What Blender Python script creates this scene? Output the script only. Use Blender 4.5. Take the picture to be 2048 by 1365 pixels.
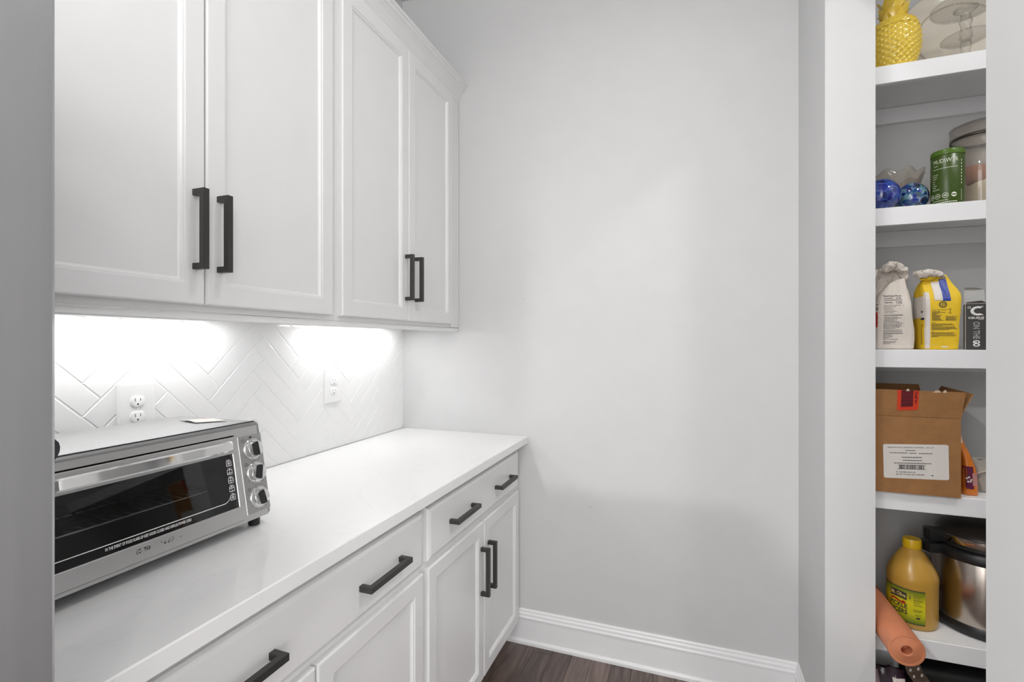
import bpy, math, random
from mathutils import Vector, noise
from mathutils.bvhtree import BVHTree

for _o in list(bpy.data.objects):
    bpy.data.objects.remove(_o)
S = bpy.context.scene
COL = S.collection
R = math.radians
random.seed(7)

# ------------------------------------------------------------------ camera
H = 1.335
cam_d = bpy.data.cameras.new('camera')
cam = bpy.data.objects.new('camera', cam_d)
COL.objects.link(cam)
cam_d.sensor_width = 36.0
cam_d.lens = 970.0 / 2048.0 * 36.0
cam_d.shift_y = 2.5 / 2048.0
cam_d.clip_start = 0.02
cam.location = (0, 0, H)
cam.rotation_euler = (R(90), 0, R(20.05))
S.camera = cam

# ------------------------------------------------------------------ world, lights, exposure
W = bpy.data.worlds.new('kitchen_ambient')
S.world = W
W.use_nodes = True
W.node_tree.nodes['Background'].inputs[0].default_value = (1.0, 1.0, 1.0, 1)
W.node_tree.nodes['Background'].inputs[1].default_value = 3.35
S.view_settings.view_transform = 'Standard'
S.view_settings.look = 'None'
S.view_settings.gamma = 1.0
S.view_settings.use_curve_mapping = False
S.view_settings.exposure = 0.50
S.cycles.use_denoising = True
S.cycles.max_bounces = 7
S.cycles.diffuse_bounces = 4
S.cycles.transparent_max_bounces = 16
S.cycles.sample_clamp_indirect = 6.0


def ceiling_lamp(loc, size, power, color=(1, .995, .985), spread=160):
    d = bpy.data.lights.new('ceiling_lamp', 'AREA')
    d.shape = 'DISK'
    d.size = size
    d.energy = power
    d.color = color
    d.spread = R(spread)
    o = bpy.data.objects.new('ceiling_lamp', d)
    COL.objects.link(o)
    o.location = loc
    return o


ceiling_lamp((-0.08, 0.95, 2.985), 0.16, 4.4)
ceiling_lamp((-0.10, -0.45, 2.985), 0.16, 1.2)
ceiling_lamp((-0.10, -1.70, 2.985), 0.16, 11)
ceiling_lamp((-1.40, -1.70, 2.985), 0.16, 54)  # unseen kitchen lamp, added as fill for the right wall
ceiling_lamp((1.10, -1.30, 2.985), 0.16, 6)  # unseen kitchen lamp, added as fill from behind on the right
ceiling_lamp((1.25, 0.85, 2.985), 0.20, 10.0, (1, .99, .975))      # pantry closet

# ------------------------------------------------------------------ helpers
ORG = {}


class MB:
    def __init__(self):
        self.v, self.f, self.m = [], [], []

    def add(self, vs, fs, mi=0):
        b = len(self.v)
        vs = list(vs)
        if any(p is None for p in vs):          # print that slid off the edge of its surface
            fs = [f for f in fs if all(vs[i] is not None for i in f)]
            vs = [p if p is not None else (vs[fs[0][0]] if fs else (0, 0, 0)) for p in vs]
            if not fs:
                return self
        self.v += [tuple(p) for p in vs]
        self.f += [tuple(i + b for i in f) for f in fs]
        self.m += [mi] * len(fs)
        return self

    def box(self, x0, x1, y0, y1, z0, z1, b=0.0):
        if b <= 0:
            vs = [(x, y, z) for z in (z0, z1) for y in (y0, y1) for x in (x0, x1)]
            fs = [(0, 2, 3, 1), (4, 5, 7, 6), (0, 1, 5, 4), (2, 6, 7, 3), (0, 4, 6, 2), (1, 3, 7, 5)]
            return self.add(vs, fs)
        # chamfered box
        xs, ys, zs = (x0, x1), (y0, y1), (z0, z1)
        vs, idx = [], {}
        for i in (0, 1):
            for j in (0, 1):
                for k in (0, 1):
                    sx, sy, sz = (b if i == 0 else -b), (b if j == 0 else -b), (b if k == 0 else -b)
                    idx[i, j, k, 0] = len(vs); vs.append((xs[i], ys[j] + sy, zs[k] + sz))
                    idx[i, j, k, 1] = len(vs); vs.append((xs[i] + sx, ys[j], zs[k] + sz))
                    idx[i, j, k, 2] = len(vs); vs.append((xs[i] + sx, ys[j] + sy, zs[k]))
        g = lambda *a: idx[a]
        fs = []
        for i in (0, 1):
            q = [g(i, 0, 0, 0), g(i, 1, 0, 0), g(i, 1, 1, 0), g(i, 0, 1, 0)]
            fs.append(q if i else q[::-1])
            q = [g(0, i, 0, 1), g(1, i, 0, 1), g(1, i, 1, 1), g(0, i, 1, 1)]
            fs.append(q[::-1] if i else q)
            q = [g(0, 0, i, 2), g(1, 0, i, 2), g(1, 1, i, 2), g(0, 1, i, 2)]
            fs.append(q if i else q[::-1])
        for j in (0, 1):
            for k in (0, 1):
                q = [g(0, j, k, 1), g(1, j, k, 1), g(1, j, k, 2), g(0, j, k, 2)]
                fs.append(q if (j + k) % 2 == 1 else q[::-1])
                q = [g(j, 0, k, 0), g(j, 1, k, 0), g(j, 1, k, 2), g(j, 0, k, 2)]
                fs.append(q[::-1] if (j + k) % 2 == 1 else q)
                q = [g(j, k, 0, 0), g(j, k, 1, 0), g(j, k, 1, 1), g(j, k, 0, 1)]
                fs.append(q if (j + k) % 2 == 1 else q[::-1])
        for i in (0, 1):
            for j in (0, 1):
                for k in (0, 1):
                    q = [g(i, j, k, 0), g(i, j, k, 1), g(i, j, k, 2)]
                    fs.append(q if (i + j + k) % 2 == 1 else q[::-1])
        return self.add(vs, fs)

    def rings(self, rings, cap0=True, cap1=True, closed=True, mi=0):
        """skin a list of equally long vertex loops"""
        n = len(rings[0])
        vs = [p for r in rings for p in r]
        fs = []
        for a in range(len(rings) - 1):
            for i in range(n if closed else n - 1):
                j = (i + 1) % n
                fs.append((a * n + i, a * n + j, (a + 1) * n + j, (a + 1) * n + i))
        if cap0:
            fs.append(tuple(range(n))[::-1])
        if cap1:
            fs.append(tuple((len(rings) - 1) * n + i for i in range(n)))
        return self.add(vs, fs, mi)

    def lathe(self, c, prof, n=32, cap0=True, cap1=True, fn=None):
        """prof: list of (r, z) from bottom to top, about the vertical axis through c"""
        rg = []
        for (r, z) in prof:
            rr = []
            for i in range(n):
                a = 2 * math.pi * i / n
                q = r if fn is None else fn(r, z, a)
                rr.append((c[0] + q * math.cos(a), c[1] + q * math.sin(a), c[2] + z))
            rg.append(rr)
        return self.rings(rg, cap0, cap1)

    def cyl(self, p0, p1, r0, r1=None, n=16, cap=True):
        r1 = r0 if r1 is None else r1
        p0, p1 = Vector(p0), Vector(p1)
        d = (p1 - p0).normalized()
        a = d.orthogonal().normalized()
        b = d.cross(a)
        rg = []
        for p, r in ((p0, r0), (p1, r1)):
            rg.append([p + (a * math.cos(2 * math.pi * i / n) + b * math.sin(2 * math.pi * i / n)) * r for i in range(n)])
        return self.rings(rg, cap, cap)

    def axis(self, p, d, prof, n=24, cap0=True, cap1=True):
        """lathe about direction d through p: prof of (r, t)"""
        p, d = Vector(p), Vector(d).normalized()
        a = d.orthogonal().normalized()
        b = d.cross(a)
        rg = [[p + d * t + (a * math.cos(2 * math.pi * i / n) + b * math.sin(2 * math.pi * i / n)) * r for i in range(n)] for r, t in prof]
        return self.rings(rg, cap0, cap1)

    def tube(self, pts, r, n=8, cap=True):
        pts = [Vector(p) for p in pts]
        rg = []
        a = None
        for i, p in enumerate(pts):
            d = (pts[min(i + 1, len(pts) - 1)] - pts[max(i - 1, 0)]).normalized()
            if a is None:
                a = d.orthogonal().normalized()
            a = (a - d * a.dot(d)).normalized()
            b = d.cross(a)
            rg.append([p + (a * math.cos(2 * math.pi * k / n) + b * math.sin(2 * math.pi * k / n)) * r for k in range(n)])
        return self.rings(rg, cap, cap)

    def prism(self, poly, f0, f1):
        """poly: 2D points; f0, f1: functions 2D -> 3D for both ends"""
        return self.rings([[f0(*p) for p in poly], [f1(*p) for p in poly]])

    def quadstrip(self, fn, us, vs_):
        n = len(us)
        vs = [fn(u, v) for v in vs_ for u in us]
        fs = [(j * n + i, j * n + i + 1, (j + 1) * n + i + 1, (j + 1) * n + i) for j in range(len(vs_) - 1) for i in range(n - 1)]
        return self.add(vs, fs)

    def build(self, name, mats, parent=None, smooth=False, angle=None, fix=True):
        org = ORG.get(parent.name, (0, 0, 0)) if parent else (0, 0, 0)
        me = bpy.data.meshes.new(name)
        me.from_pydata([(p[0] - org[0], p[1] - org[1], p[2] - org[2]) for p in self.v], [], self.f)
        if not isinstance(mats, (list, tuple)):
            mats = [mats]
        for m in mats:
            me.materials.append(m)
        for p, mi in zip(me.polygons, self.m):
            p.material_index = mi
        if fix:
            import bmesh
            bm = bmesh.new(); bm.from_mesh(me)
            bmesh.ops.recalc_face_normals(bm, faces=bm.faces)
            bm.to_mesh(me); bm.free()
        if smooth:
            me.polygons.foreach_set('use_smooth', [True] * len(me.polygons))
            if angle:
                me.set_sharp_from_angle(angle=R(angle))
        me.update()
        o = bpy.data.objects.new(name, me)
        COL.objects.link(o)
        if parent:
            o.parent = parent
            ORG[o.name] = org
        return o


def thing(name, label, cat, loc, group=None):
    o = bpy.data.objects.new(name, None)
    COL.objects.link(o)
    o.location = loc
    o.empty_display_size = 0.02
    ORG[o.name] = tuple(loc)
    tag(o, label, cat, group)
    return o


def tag(o, label, cat, group=None):
    o['label'] = label
    o['category'] = cat
    if group:
        o['group'] = group
    return o


def struct(o):
    o['kind'] = 'structure'
    return o


def lab(o, label):
    o['label'] = label
    return o


# ------------------------------------------------------------------ materials
def new_mat(name):
    m = bpy.data.materials.new(name)
    m.use_nodes = True
    nt = m.node_tree
    return m, nt, nt.nodes['Principled BSDF']


def mat(name, col, rough=.5, metal=0.0, var=0.03, scale=12.0, bump=0.0, bscale=60.0, stretch=(1, 1, 1), coat=0.0, spec=None, rvar=0.0):
    m, nt, b = new_mat(name)
    tc = nt.nodes.new('ShaderNodeTexCoord')
    mp = nt.nodes.new('ShaderNodeMapping')
    mp.inputs['Scale'].default_value = stretch
    nt.links.new(tc.outputs['Object'], mp.inputs[0])
    nz = nt.nodes.new('ShaderNodeTexNoise')
    nz.inputs['Scale'].default_value = scale
    nz.inputs['Detail'].default_value = 4
    nt.links.new(mp.outputs[0], nz.inputs['Vector'])
    rp = nt.nodes.new('ShaderNodeValToRGB')
    lo = tuple(max(0, c * (1 - var)) for c in col)
    hi = tuple(min(1, c * (1 + var)) for c in col)
    rp.color_ramp.elements[0].position = .3
    rp.color_ramp.elements[1].position = .7
    rp.color_ramp.elements[0].color = (*lo, 1)
    rp.color_ramp.elements[1].color = (*hi, 1)
    nt.links.new(nz.outputs['Fac'], rp.inputs[0])
    nt.links.new(rp.outputs[0], b.inputs['Base Color'])
    b.inputs['Roughness'].default_value = rough
    b.inputs['Metallic'].default_value = metal
    if coat:
        b.inputs['Coat Weight'].default_value = coat
        b.inputs['Coat Roughness'].default_value = .08
    if spec is not None:
        b.inputs['Specular IOR Level'].default_value = spec
    if rvar:
        mr = nt.nodes.new('ShaderNodeMapRange')
        mr.inputs['To Min'].default_value = max(0.02, rough - rvar)
        mr.inputs['To Max'].default_value = rough + rvar
        nt.links.new(nz.outputs['Fac'], mr.inputs['Value'])
        nt.links.new(mr.outputs[0], b.inputs['Roughness'])
    if bump:
        n2 = nt.nodes.new('ShaderNodeTexNoise')
        n2.inputs['Scale'].default_value = bscale
        n2.inputs['Detail'].default_value = 3
        nt.links.new(mp.outputs[0], n2.inputs['Vector'])
        bp = nt.nodes.new('ShaderNodeBump')
        bp.inputs['Strength'].default_value = bump
        bp.inputs['Distance'].default_value = .002
        nt.links.new(n2.outputs['Fac'], bp.inputs['Height'])
        nt.links.new(bp.outputs[0], b.inputs['Normal'])
    return m


def glassy(name, col, clear=.75, rough=.03, diffuse=.0, gloss=.5):
    """thin glass: coloured transparency + fresnel gloss (+ a little milky diffuse)"""
    m = bpy.data.materials.new(name)
    m.use_nodes = True
    nt = m.node_tree
    nt.nodes.clear()
    out = nt.nodes.new('ShaderNodeOutputMaterial')
    tr = nt.nodes.new('ShaderNodeBsdfTransparent')
    nz = nt.nodes.new('ShaderNodeTexNoise')
    nz.inputs['Scale'].default_value = 14
    rp = nt.nodes.new('ShaderNodeValToRGB')
    rp.color_ramp.elements[0].color = (*[c * .93 for c in col], 1)
    rp.color_ramp.elements[1].color = (*col, 1)
    nt.links.new(nz.outputs['Fac'], rp.inputs[0])
    lw0 = nt.nodes.new('ShaderNodeLayerWeight'); lw0.inputs['Blend'].default_value = .5
    p0_ = nt.nodes.new('ShaderNodeMath'); p0_.operation = 'POWER'; p0_.inputs[1].default_value = 3.0
    nt.links.new(lw0.outputs['Facing'], p0_.inputs[0])
    mx0 = nt.nodes.new('ShaderNodeMix'); mx0.data_type = 'RGBA'
    nt.links.new(p0_.outputs[0], mx0.inputs[0]); nt.links.new(rp.outputs[0], mx0.inputs[6])
    mx0.inputs[7].default_value = (*[c * .30 for c in col], 1)
    nt.links.new(mx0.outputs[2], tr.inputs[0])
    df = nt.nodes.new('ShaderNodeBsdfDiffuse')
    nt.links.new(rp.outputs[0], df.inputs[0])
    m1 = nt.nodes.new('ShaderNodeMixShader')
    m1.inputs[0].default_value = diffuse
    nt.links.new(tr.outputs[0], m1.inputs[1])
    nt.links.new(df.outputs[0], m1.inputs[2])
    gl = nt.nodes.new('ShaderNodeBsdfGlossy')
    gl.inputs['Roughness'].default_value = rough
    gl.inputs['Color'].default_value = (1, 1, 1, 1)
    lw = nt.nodes.new('ShaderNodeLayerWeight')
    lw.inputs['Blend'].default_value = .5
    pw_ = nt.nodes.new('ShaderNodeMath'); pw_.operation = 'POWER'; pw_.inputs[1].default_value = 4.0
    nt.links.new(lw.outputs['Facing'], pw_.inputs[0])
    ma = nt.nodes.new('ShaderNodeMath'); ma.operation = 'MULTIPLY_ADD'; ma.inputs[1].default_value = gloss; ma.inputs[2].default_value = .045
    nt.links.new(pw_.outputs[0], ma.inputs[0])
    m2 = nt.nodes.new('ShaderNodeMixShader')
    nt.links.new(ma.outputs[0], m2.inputs[0])
    nt.links.new(m1.outputs[0], m2.inputs[1])
    nt.links.new(gl.outputs[0], m2.inputs[2])
    nt.links.new(m2.outputs[0], out.inputs[0])
    return m


def emitter(name, col, strength):
    m, nt, b = new_mat(name)
    b.inputs['Base Color'].default_value = (.9, .9, .9, 1)
    b.inputs['Emission Color'].default_value = (*col, 1)
    b.inputs['Emission Strength'].default_value = strength
    return m


M = {}
M['wall'] = mat('grey_wall_paint', (.62, .62, .62), .55, var=.01, bump=.06, bscale=220)
M['ceiling'] = mat('ceiling_paint', (.60, .60, .60), .7, var=.01)
M['trim'] = mat('white_trim_paint', (.84, .84, .845), .30, var=.008)
M['cab'] = mat('white_cabinet_paint', (.79, .79, .79), .33, var=.008)
M['shelf'] = mat('white_shelf_paint', (.80, .80, .81), .4, var=.01)
M['tile'] = mat('glossy_white_tile', (.86, .86, .86), .10, var=.01, bump=.015, bscale=25)
M['grout'] = mat('white_grout', (.86, .86, .86), .8, var=.02)
M['handle'] = mat('dark_bronze_metal', (.045, .044, .043), .42, .3, var=.1)
M['steel'] = mat('brushed_steel', (.45, .45, .455), .36, 1.0, var=.02, scale=90, stretch=(1, 1, .02), bump=.03, bscale=500, rvar=.03)
M['steel_h'] = mat('brushed_steel_horizontal', (.68, .68, .68), .33, 1.0, var=.04, scale=40, stretch=(1, .03, 1), bump=.015, bscale=400, rvar=.03)
M['chrome'] = mat('chrome', (.78, .78, .78), .08, 1.0, var=.02)
M['black'] = mat('black_plastic', (.012, .012, .012), .35, var=.1)
M['blackm'] = mat('black_matte', (.015, .015, .015), .55, var=.1)
M['white_pl'] = mat('white_plastic', (.86, .86, .86), .3, var=.01)
M['slot'] = mat('slot_dark', (.03, .03, .03), .6)
M['enamel'] = mat('dark_oven_enamel', (.10, .10, .10), .4, .4, var=.3, scale=20)
M['ovenglass'] = glassy('smoked_oven_glass', (.68, .68, .68), rough=.02, gloss=.42)
M['white_print'] = mat('white_print', (.85, .85, .85), .5, var=.02)
M['black_print'] = mat('black_print', (.02, .02, .02), .5, var=.1)
M['led'] = emitter('led_diffuser', (1, .995, .985), 18.0)

# quartz with faint grey veins
m, nt, b = new_mat('white_quartz')
tc = nt.nodes.new('ShaderNodeTexCoord')
n1 = nt.nodes.new('ShaderNodeTexNoise'); n1.inputs['Scale'].default_value = 2.2; n1.inputs['Detail'].default_value = 8; n1.inputs['Distortion'].default_value = 1.6
nt.links.new(tc.outputs['Object'], n1.inputs['Vector'])
rp = nt.nodes.new('ShaderNodeValToRGB')
rp.color_ramp.elements[0].position = .485; rp.color_ramp.elements[0].color = (.86, .86, .86, 1)
rp.color_ramp.elements[1].position = .515; rp.color_ramp.elements[1].color = (.86, .86, .86, 1)
e = rp.color_ramp.elements.new(.5); e.color = (.835, .835, .84, 1)
nt.links.new(n1.outputs['Fac'], rp.inputs[0])
nt.links.new(rp.outputs[0], b.inputs['Base Color'])
b.inputs['Roughness'].default_value = .12
M['quartz'] = m

# dark wood planks
m, nt, b = new_mat('dark_wood')
tc = nt.nodes.new('ShaderNodeTexCoord')
oi = nt.nodes.new('ShaderNodeObjectInfo')
ad = nt.nodes.new('ShaderNodeVectorMath'); ad.operation = 'ADD'
sc_ = nt.nodes.new('ShaderNodeVectorMath'); sc_.operation = 'SCALE'; sc_.inputs['Scale'].default_value = 9.0
cb = nt.nodes.new('ShaderNodeCombineXYZ')
for k in range(3):
    nt.links.new(oi.outputs['Random'], cb.inputs[k])
nt.links.new(cb.outputs[0], sc_.inputs[0])
nt.links.new(tc.outputs['Object'], ad.inputs[0]); nt.links.new(sc_.outputs[0], ad.inputs[1])
mp = nt.nodes.new('ShaderNodeMapping'); mp.inputs['Scale'].default_value = (1, .12, 1)
nt.links.new(ad.outputs[0], mp.inputs[0])
wv = nt.nodes.new('ShaderNodeTexNoise'); wv.inputs['Scale'].default_value = 24; wv.inputs['Detail'].default_value = 6; wv.inputs['Distortion'].default_value = 2.2
nt.links.new(mp.outputs[0], wv.inputs['Vector'])
rp = nt.nodes.new('ShaderNodeValToRGB')
rp.color_ramp.elements[0].position = .3; rp.color_ramp.elements[0].color = (.075, .052, .044, 1)
rp.color_ramp.elements[1].position = .75; rp.color_ramp.elements[1].color = (.190, .142, .124, 1)
nt.links.new(wv.outputs['Fac'], rp.inputs[0])
hs = nt.nodes.new('ShaderNodeHueSaturation')
mr = nt.nodes.new('ShaderNodeMapRange'); mr.inputs['To Min'].default_value = .75; mr.inputs['To Max'].default_value = 1.35
nt.links.new(oi.outputs['Random'], mr.inputs['Value']); nt.links.new(mr.outputs[0], hs.inputs['Value'])
nt.links.new(rp.outputs[0], hs.inputs['Color']); nt.links.new(hs.outputs[0], b.inputs['Base Color'])
b.inputs['Roughness'].default_value = .38
bp = nt.nodes.new('ShaderNodeBump'); bp.inputs['Strength'].default_value = .15; bp.inputs['Distance'].default_value = .001
nt.links.new(wv.outputs['Fac'], bp.inputs['Height']); nt.links.new(bp.outputs[0], b.inputs['Normal'])
M['wood'] = m

# ------------------------------------------------------------------ the room
XW, YW = -1.314, 2.05          # left wall face, back wall face
XR0, XR1 = .381, .507          # right wall: room face, pantry face
CEIL = 3.004
floor = struct(MB().box(-3.2, 3.2, -4.0, 2.2, -.06, -.012).build('floor', M['wood']))
struct(MB().box(-3.2, 3.2, -4.0, 2.2, CEIL, CEIL + .08).build('ceiling', M['ceiling']))
wall_left = struct(MB().box(-1.45, XW - .007, -.75, 2.2, -.012, CEIL).build('wall_left', M['wall']))
wall_back = struct(MB().box(-1.45, 1.75, YW, 2.2, -.012, CEIL).build('wall_back', M['wall']))
mb = MB()
mb.box(XR0, XR1, 1.679, YW, -.012, CEIL)          # stub beside the pantry opening
mb.box(XR0, XR1, -.20, .844, -.012, CEIL)         # long side
mb.box(XR0, XR1, .844, 1.679, 2.44, CEIL)         # header above the opening
struct(mb.build('wall_right', M['wall']))
struct(MB().box(1.62, 1.75, -.2, YW, -.012, CEIL).build('wall_pantry', M['wall']))
struct(MB().box(XR1, 1.62, -.2, -.08, -.012, CEIL).build('wall_front', M['wall']))

# nail hole and scuff left in the back wall
for (x, z, r) in ((-.6915, 1.528, .0026), (-.6915, 1.632, .0012), (-.468, .705, .0012), (-.394, .634, .0016)):
    MB().axis((x, YW + .001, z), (0, -1, 0), [(r, 0), (r, .0013), (r * .6, .0016)], 12).build('nail_hole', M['slot'] if r < .002 else mat('filler_spot', (.42, .42, .42), .6), wall_back)

# floor planks
pw = .083
k = 0
x = -.80
while x < XR0 - .002:
    y = .2 - (k * .37) % .7
    while y < YW - .012:
        ln = random.uniform(.45, .95)
        y0, y1 = max(y, .2), min(y + ln, YW - .012)
        x1 = min(x + pw, XR0 - .003)
        if y1 - y0 > .03:
            MB().box(x + .0004, x1 - .0004, y0 + .0004, y1 - .0004, -.012, 0, .0012).build('plank', M['wood'], floor)
        y += ln
    x += pw
    k += 1

# herringbone backsplash, every tile its own piece
TW, TL, GR = .0541, .2210, .0026
Y0, Z0 = 1.061, 1.2005
q2 = math.sqrt(.5)


def clip(poly, a, b, c):
    """keep a*y+b*z<=c"""
    out = []
    for i in range(len(poly)):
        p, q = poly[i], poly[(i + 1) % len(poly)]
        dp, dq = a * p[0] + b * p[1] - c, a * q[0] + b * q[1] - c
        if dp <= 0:
            out.append(p)
        if (dp < 0 < dq) or (dq < 0 < dp):
            t = dp / (dp - dq)
            out.append((p[0] + (q[0] - p[0]) * t, p[1] + (q[1] - p[1]) * t))
    return out


def inset(poly, d):
    n = len(poly)
    out = []
    for i in range(n):
        p0, p1, p2 = Vector(poly[i - 1]), Vector(poly[i]), Vector(poly[(i + 1) % n])
        e1, e2 = (p1 - p0).normalized(), (p2 - p1).normalized()
        n1, n2 = Vector((-e1.y, e1.x)), Vector((-e2.y, e2.x))
        k = 1 + n1.dot(n2)
        if k < .15:
            k = .15
        o = p1 + (n1 + n2) * (d / k)
        out.append((o.x, o.y))
    return out


def area(poly):
    return .5 * sum(poly[i - 1][0] * poly[i][1] - poly[i][0] * poly[i - 1][1] for i in range(len(poly)))


grout = MB().box(XW - .008, XW - .0010, .30, YW, .917, 1.402).build('grout', M['grout'], wall_left)
for band in range(-4, 6):
    for kk in range(-22, 22):
        for typ in (0, 1):
            if typ == 0:
                a0, a1, b0, b1 = kk * TW, kk * TW + TL, kk * TW, (kk + 1) * TW
            else:
                a0, a1, b0, b1 = kk * TW, (kk + 1) * TW, (kk + 1) * TW, (kk + 1) * TW + TL
            a0 -= band * TL; a1 -= band * TL; b0 += band * TL; b1 += band * TL
            g = GR / 2
            poly = [(a0 + g, b0 + g), (a1 - g, b0 + g), (a1 - g, b1 - g), (a0 + g, b1 - g)]
            poly = [(Y0 + (a - b_) * q2, Z0 + (a + b_) * q2) for a, b_ in poly]
            for c in ((-1, 0, -.33), (1, 0, YW - .002), (0, -1, -.9185), (0, 1, 1.398)):
                poly = clip(poly, *c)
                if len(poly) < 3:
                    break
            if len(poly) < 3:
                continue
            # drop doubled points
            pp = [p for i, p in enumerate(poly) if (Vector(p) - Vector(poly[i - 1])).length > .0012]
            if len(pp) < 3 or abs(area(pp)) < 1.2e-4:
                continue
            if area(pp) < 0:
                pp = pp[::-1]
            tx = random.uniform(-.0002, .0003)
            rg = [[(XW - .004, *p) for p in pp], [(XW - .0012 + tx, *p) for p in pp], [(XW - .0004 + tx, *p) for p in inset(pp, .0007)], [(XW + tx, *p) for p in inset(pp, .0018)]]
            MB().rings(rg).build('tile', M['tile'], wall_left)

# baseboards: one moulded profile (distance from wall, height)
prof = [(0, 0), (.022, 0), (.022, .012), (.018, .018), (.0135, .020), (.0135, .108), (.0165, .111), (.0165, .117), (.012, .121), (.012, .131), (.0075, .137), (.0075, .144), (.004, .149), (0, .149)]
mb = MB()
mb.rings([[(-.80, YW - d, z) for d, z in prof], [(XR0 - .0005, YW - d, z) for d, z in prof]])
struct(mb.build('baseboard_back', M['trim']))
mb = MB()
mb.rings([[(XR0 - d, YW - .0005 - d, z) for d, z in prof], [(XR0 - d, 1.679, z) for d, z in prof]])
struct(mb.build('baseboard_right', M['trim']))

# ------------------------------------------------------------------ cabinets
HL = .172


def handle_mesh(vertical):
    s, d = .0065, .034
    mb = MB()
    h = HL / 2
    # one continuous squared bow: two posts and a bar
    path = [(0, -h), (d, -h), (d, h), (0, h), (0, h - 2 * s), (d - 2 * s, h - 2 * s), (d - 2 * s, -h + 2 * s), (0, -h + 2 * s)]
    if vertical:
        f0 = lambda x, t: (x, -s, t)
        f1 = lambda x, t: (x, s, t)
    else:
        f0 = lambda x, t: (x, t, -s)
        f1 = lambda x, t: (x, t, s)
    v0 = [f0(*p) for p in path]
    v1 = [f1(*p) for p in path]
    quads = [(0, 1, 6, 7), (1, 2, 5, 6), (2, 3, 4, 5)]
    vs = v0 + v1
    fs = [q for q in quads] + [tuple(i + 8 for i in q[::-1]) for q in quads]
    for i in range(8):
        j = (i + 1) % 8
        if i in (7, 3):
            pass
        fs.append((i, j, j + 8, i + 8))
    mb.add(vs, fs)
    o = mb.build('handle_source', M['handle'])
    me = o.data
    bpy.data.objects.remove(o)
    return me


HV, HH = handle_mesh(True), handle_mesh(False)


def add_handle(parent, x, y, z, vertical):
    o = bpy.data.objects.new('handle', HV if vertical else HH)
    COL.objects.link(o)
    o.parent = parent
    og = ORG[parent.name]
    o.location = (x - og[0], y - og[1], z - og[2])
    return o


def rect_rings(y0, y1, z0, z1, steps, xb):
    rg = []
    for ins, dx in steps:
        rg.append([(xb + dx, y0 + ins, z0 + ins), (xb + dx, y1 - ins, z0 + ins), (xb + dx, y1 - ins, z1 - ins), (xb + dx, y0 + ins, z1 - ins)])
    return rg


DOOR = [(0, 0), (0, .015), (.0025, .0185), (.0045, .019), (.0445, .019), (.0455, .0168), (.0500, .0162), (.0530, .0120), (.0560, .0100)]
DRAW = [(0, 0), (0, .011), (.004, .0155), (.011, .0185), (.013, .019)]


def door(parent, y0, y1, z0, z1, xb, hy=None, hz=None):
    d = MB().rings(rect_rings(y0, y1, z0, z1, DOOR, xb)).build('door', M['cab'], parent)
    if hy is not None:
        add_handle(d, xb + .019, hy, hz, True)
    return d


def drawer(parent, y0, y1, z0, z1, xb, hys, hz):
    d = MB().rings(rect_rings(y0, y1, z0, z1, DRAW, xb)).build('drawer', M['cab'], parent)
    for hy in hys:
        add_handle(d, xb + .019, hy, hz, False)
    return d


# --- wall cabinets: frame face at -1.019, doors to -1.0
XF = -1.019
UB, UT = 1.402, 2.465
for i, (ya, yb, doors, label) in enumerate((
        (.345, 1.205, ((.362, .7715, .748), (.7745, 1.181, .8055)), 'white two-door wall cabinet with dark bar handles, nearest the refrigerator'),
        (1.206, 2.048, ((1.2225, 1.596, 1.577), (1.599, 1.962, 1.645)), 'white two-door wall cabinet with dark bar handles, up against the plain grey wall'))):
    t = thing('wall_cabinet', label, 'cabinet', (XW + .15, (ya + yb) / 2, UB), 'white wall cabinets over the counter')
    mb = MB()
    mb.box(XW + .0005, XF, ya, yb, UB, UT)
    mb.build('body', M['cab'], t)
    MB().box(XF - .019, XF + .0035, ya, yb, 1.384, 1.4005, .002).build('light_rail', M['cab'], t)
    for (y0, y1, hy) in doors:
        door(t, y0, y1, 1.417, 2.446, XF, hy, 1.578)
    if i == 1:
        MB().box(XF, XF + .006, 1.972, yb, 1.403, UT, .001).build('filler_strip', M['cab'], t)

# crown moulding on top of the wall cabinets
cp = [(-1.03, 2.452), (-1.012, 2.452), (-1.012, 2.466), (-1.009, 2.470), (-1.004, 2.480), (-.995, 2.494), (-.984, 2.506), (-.976, 2.512), (-.976, 2.519), (-.969, 2.523), (-.969, 2.533), (-1.03, 2.533)]
cp = [(x if x > -1.02 else XF + .0005, z) for x, z in cp]
mb = MB().rings([[(x, .30, z) for x, z in cp], [(x, YW - .0008, z) for x, z in cp]])
struct(mb.build('trim_1', M['cab']))

# --- under-cabinet light bars
for (y0, y1, label) in ((.40, 1.06, 'slim white light bar under the wall cabinet nearest the refrigerator'), (1.36, 1.93, 'slim white light bar under the wall cabinet against the grey wall')):
    t = thing('light_bar', label, 'light', (-1.237, (y0 + y1) / 2, 1.398), 'under-cabinet light bars')
    MB().box(-1.253, -1.221, y0, y1, 1.3970, 1.4018, .001).build('housing', M['white_pl'], t)
    MB().box(-1.250, -1.224, y0 + .01, y1 - .01, 1.3945, 1.3968).build('diffuser', M['led'], t)

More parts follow.
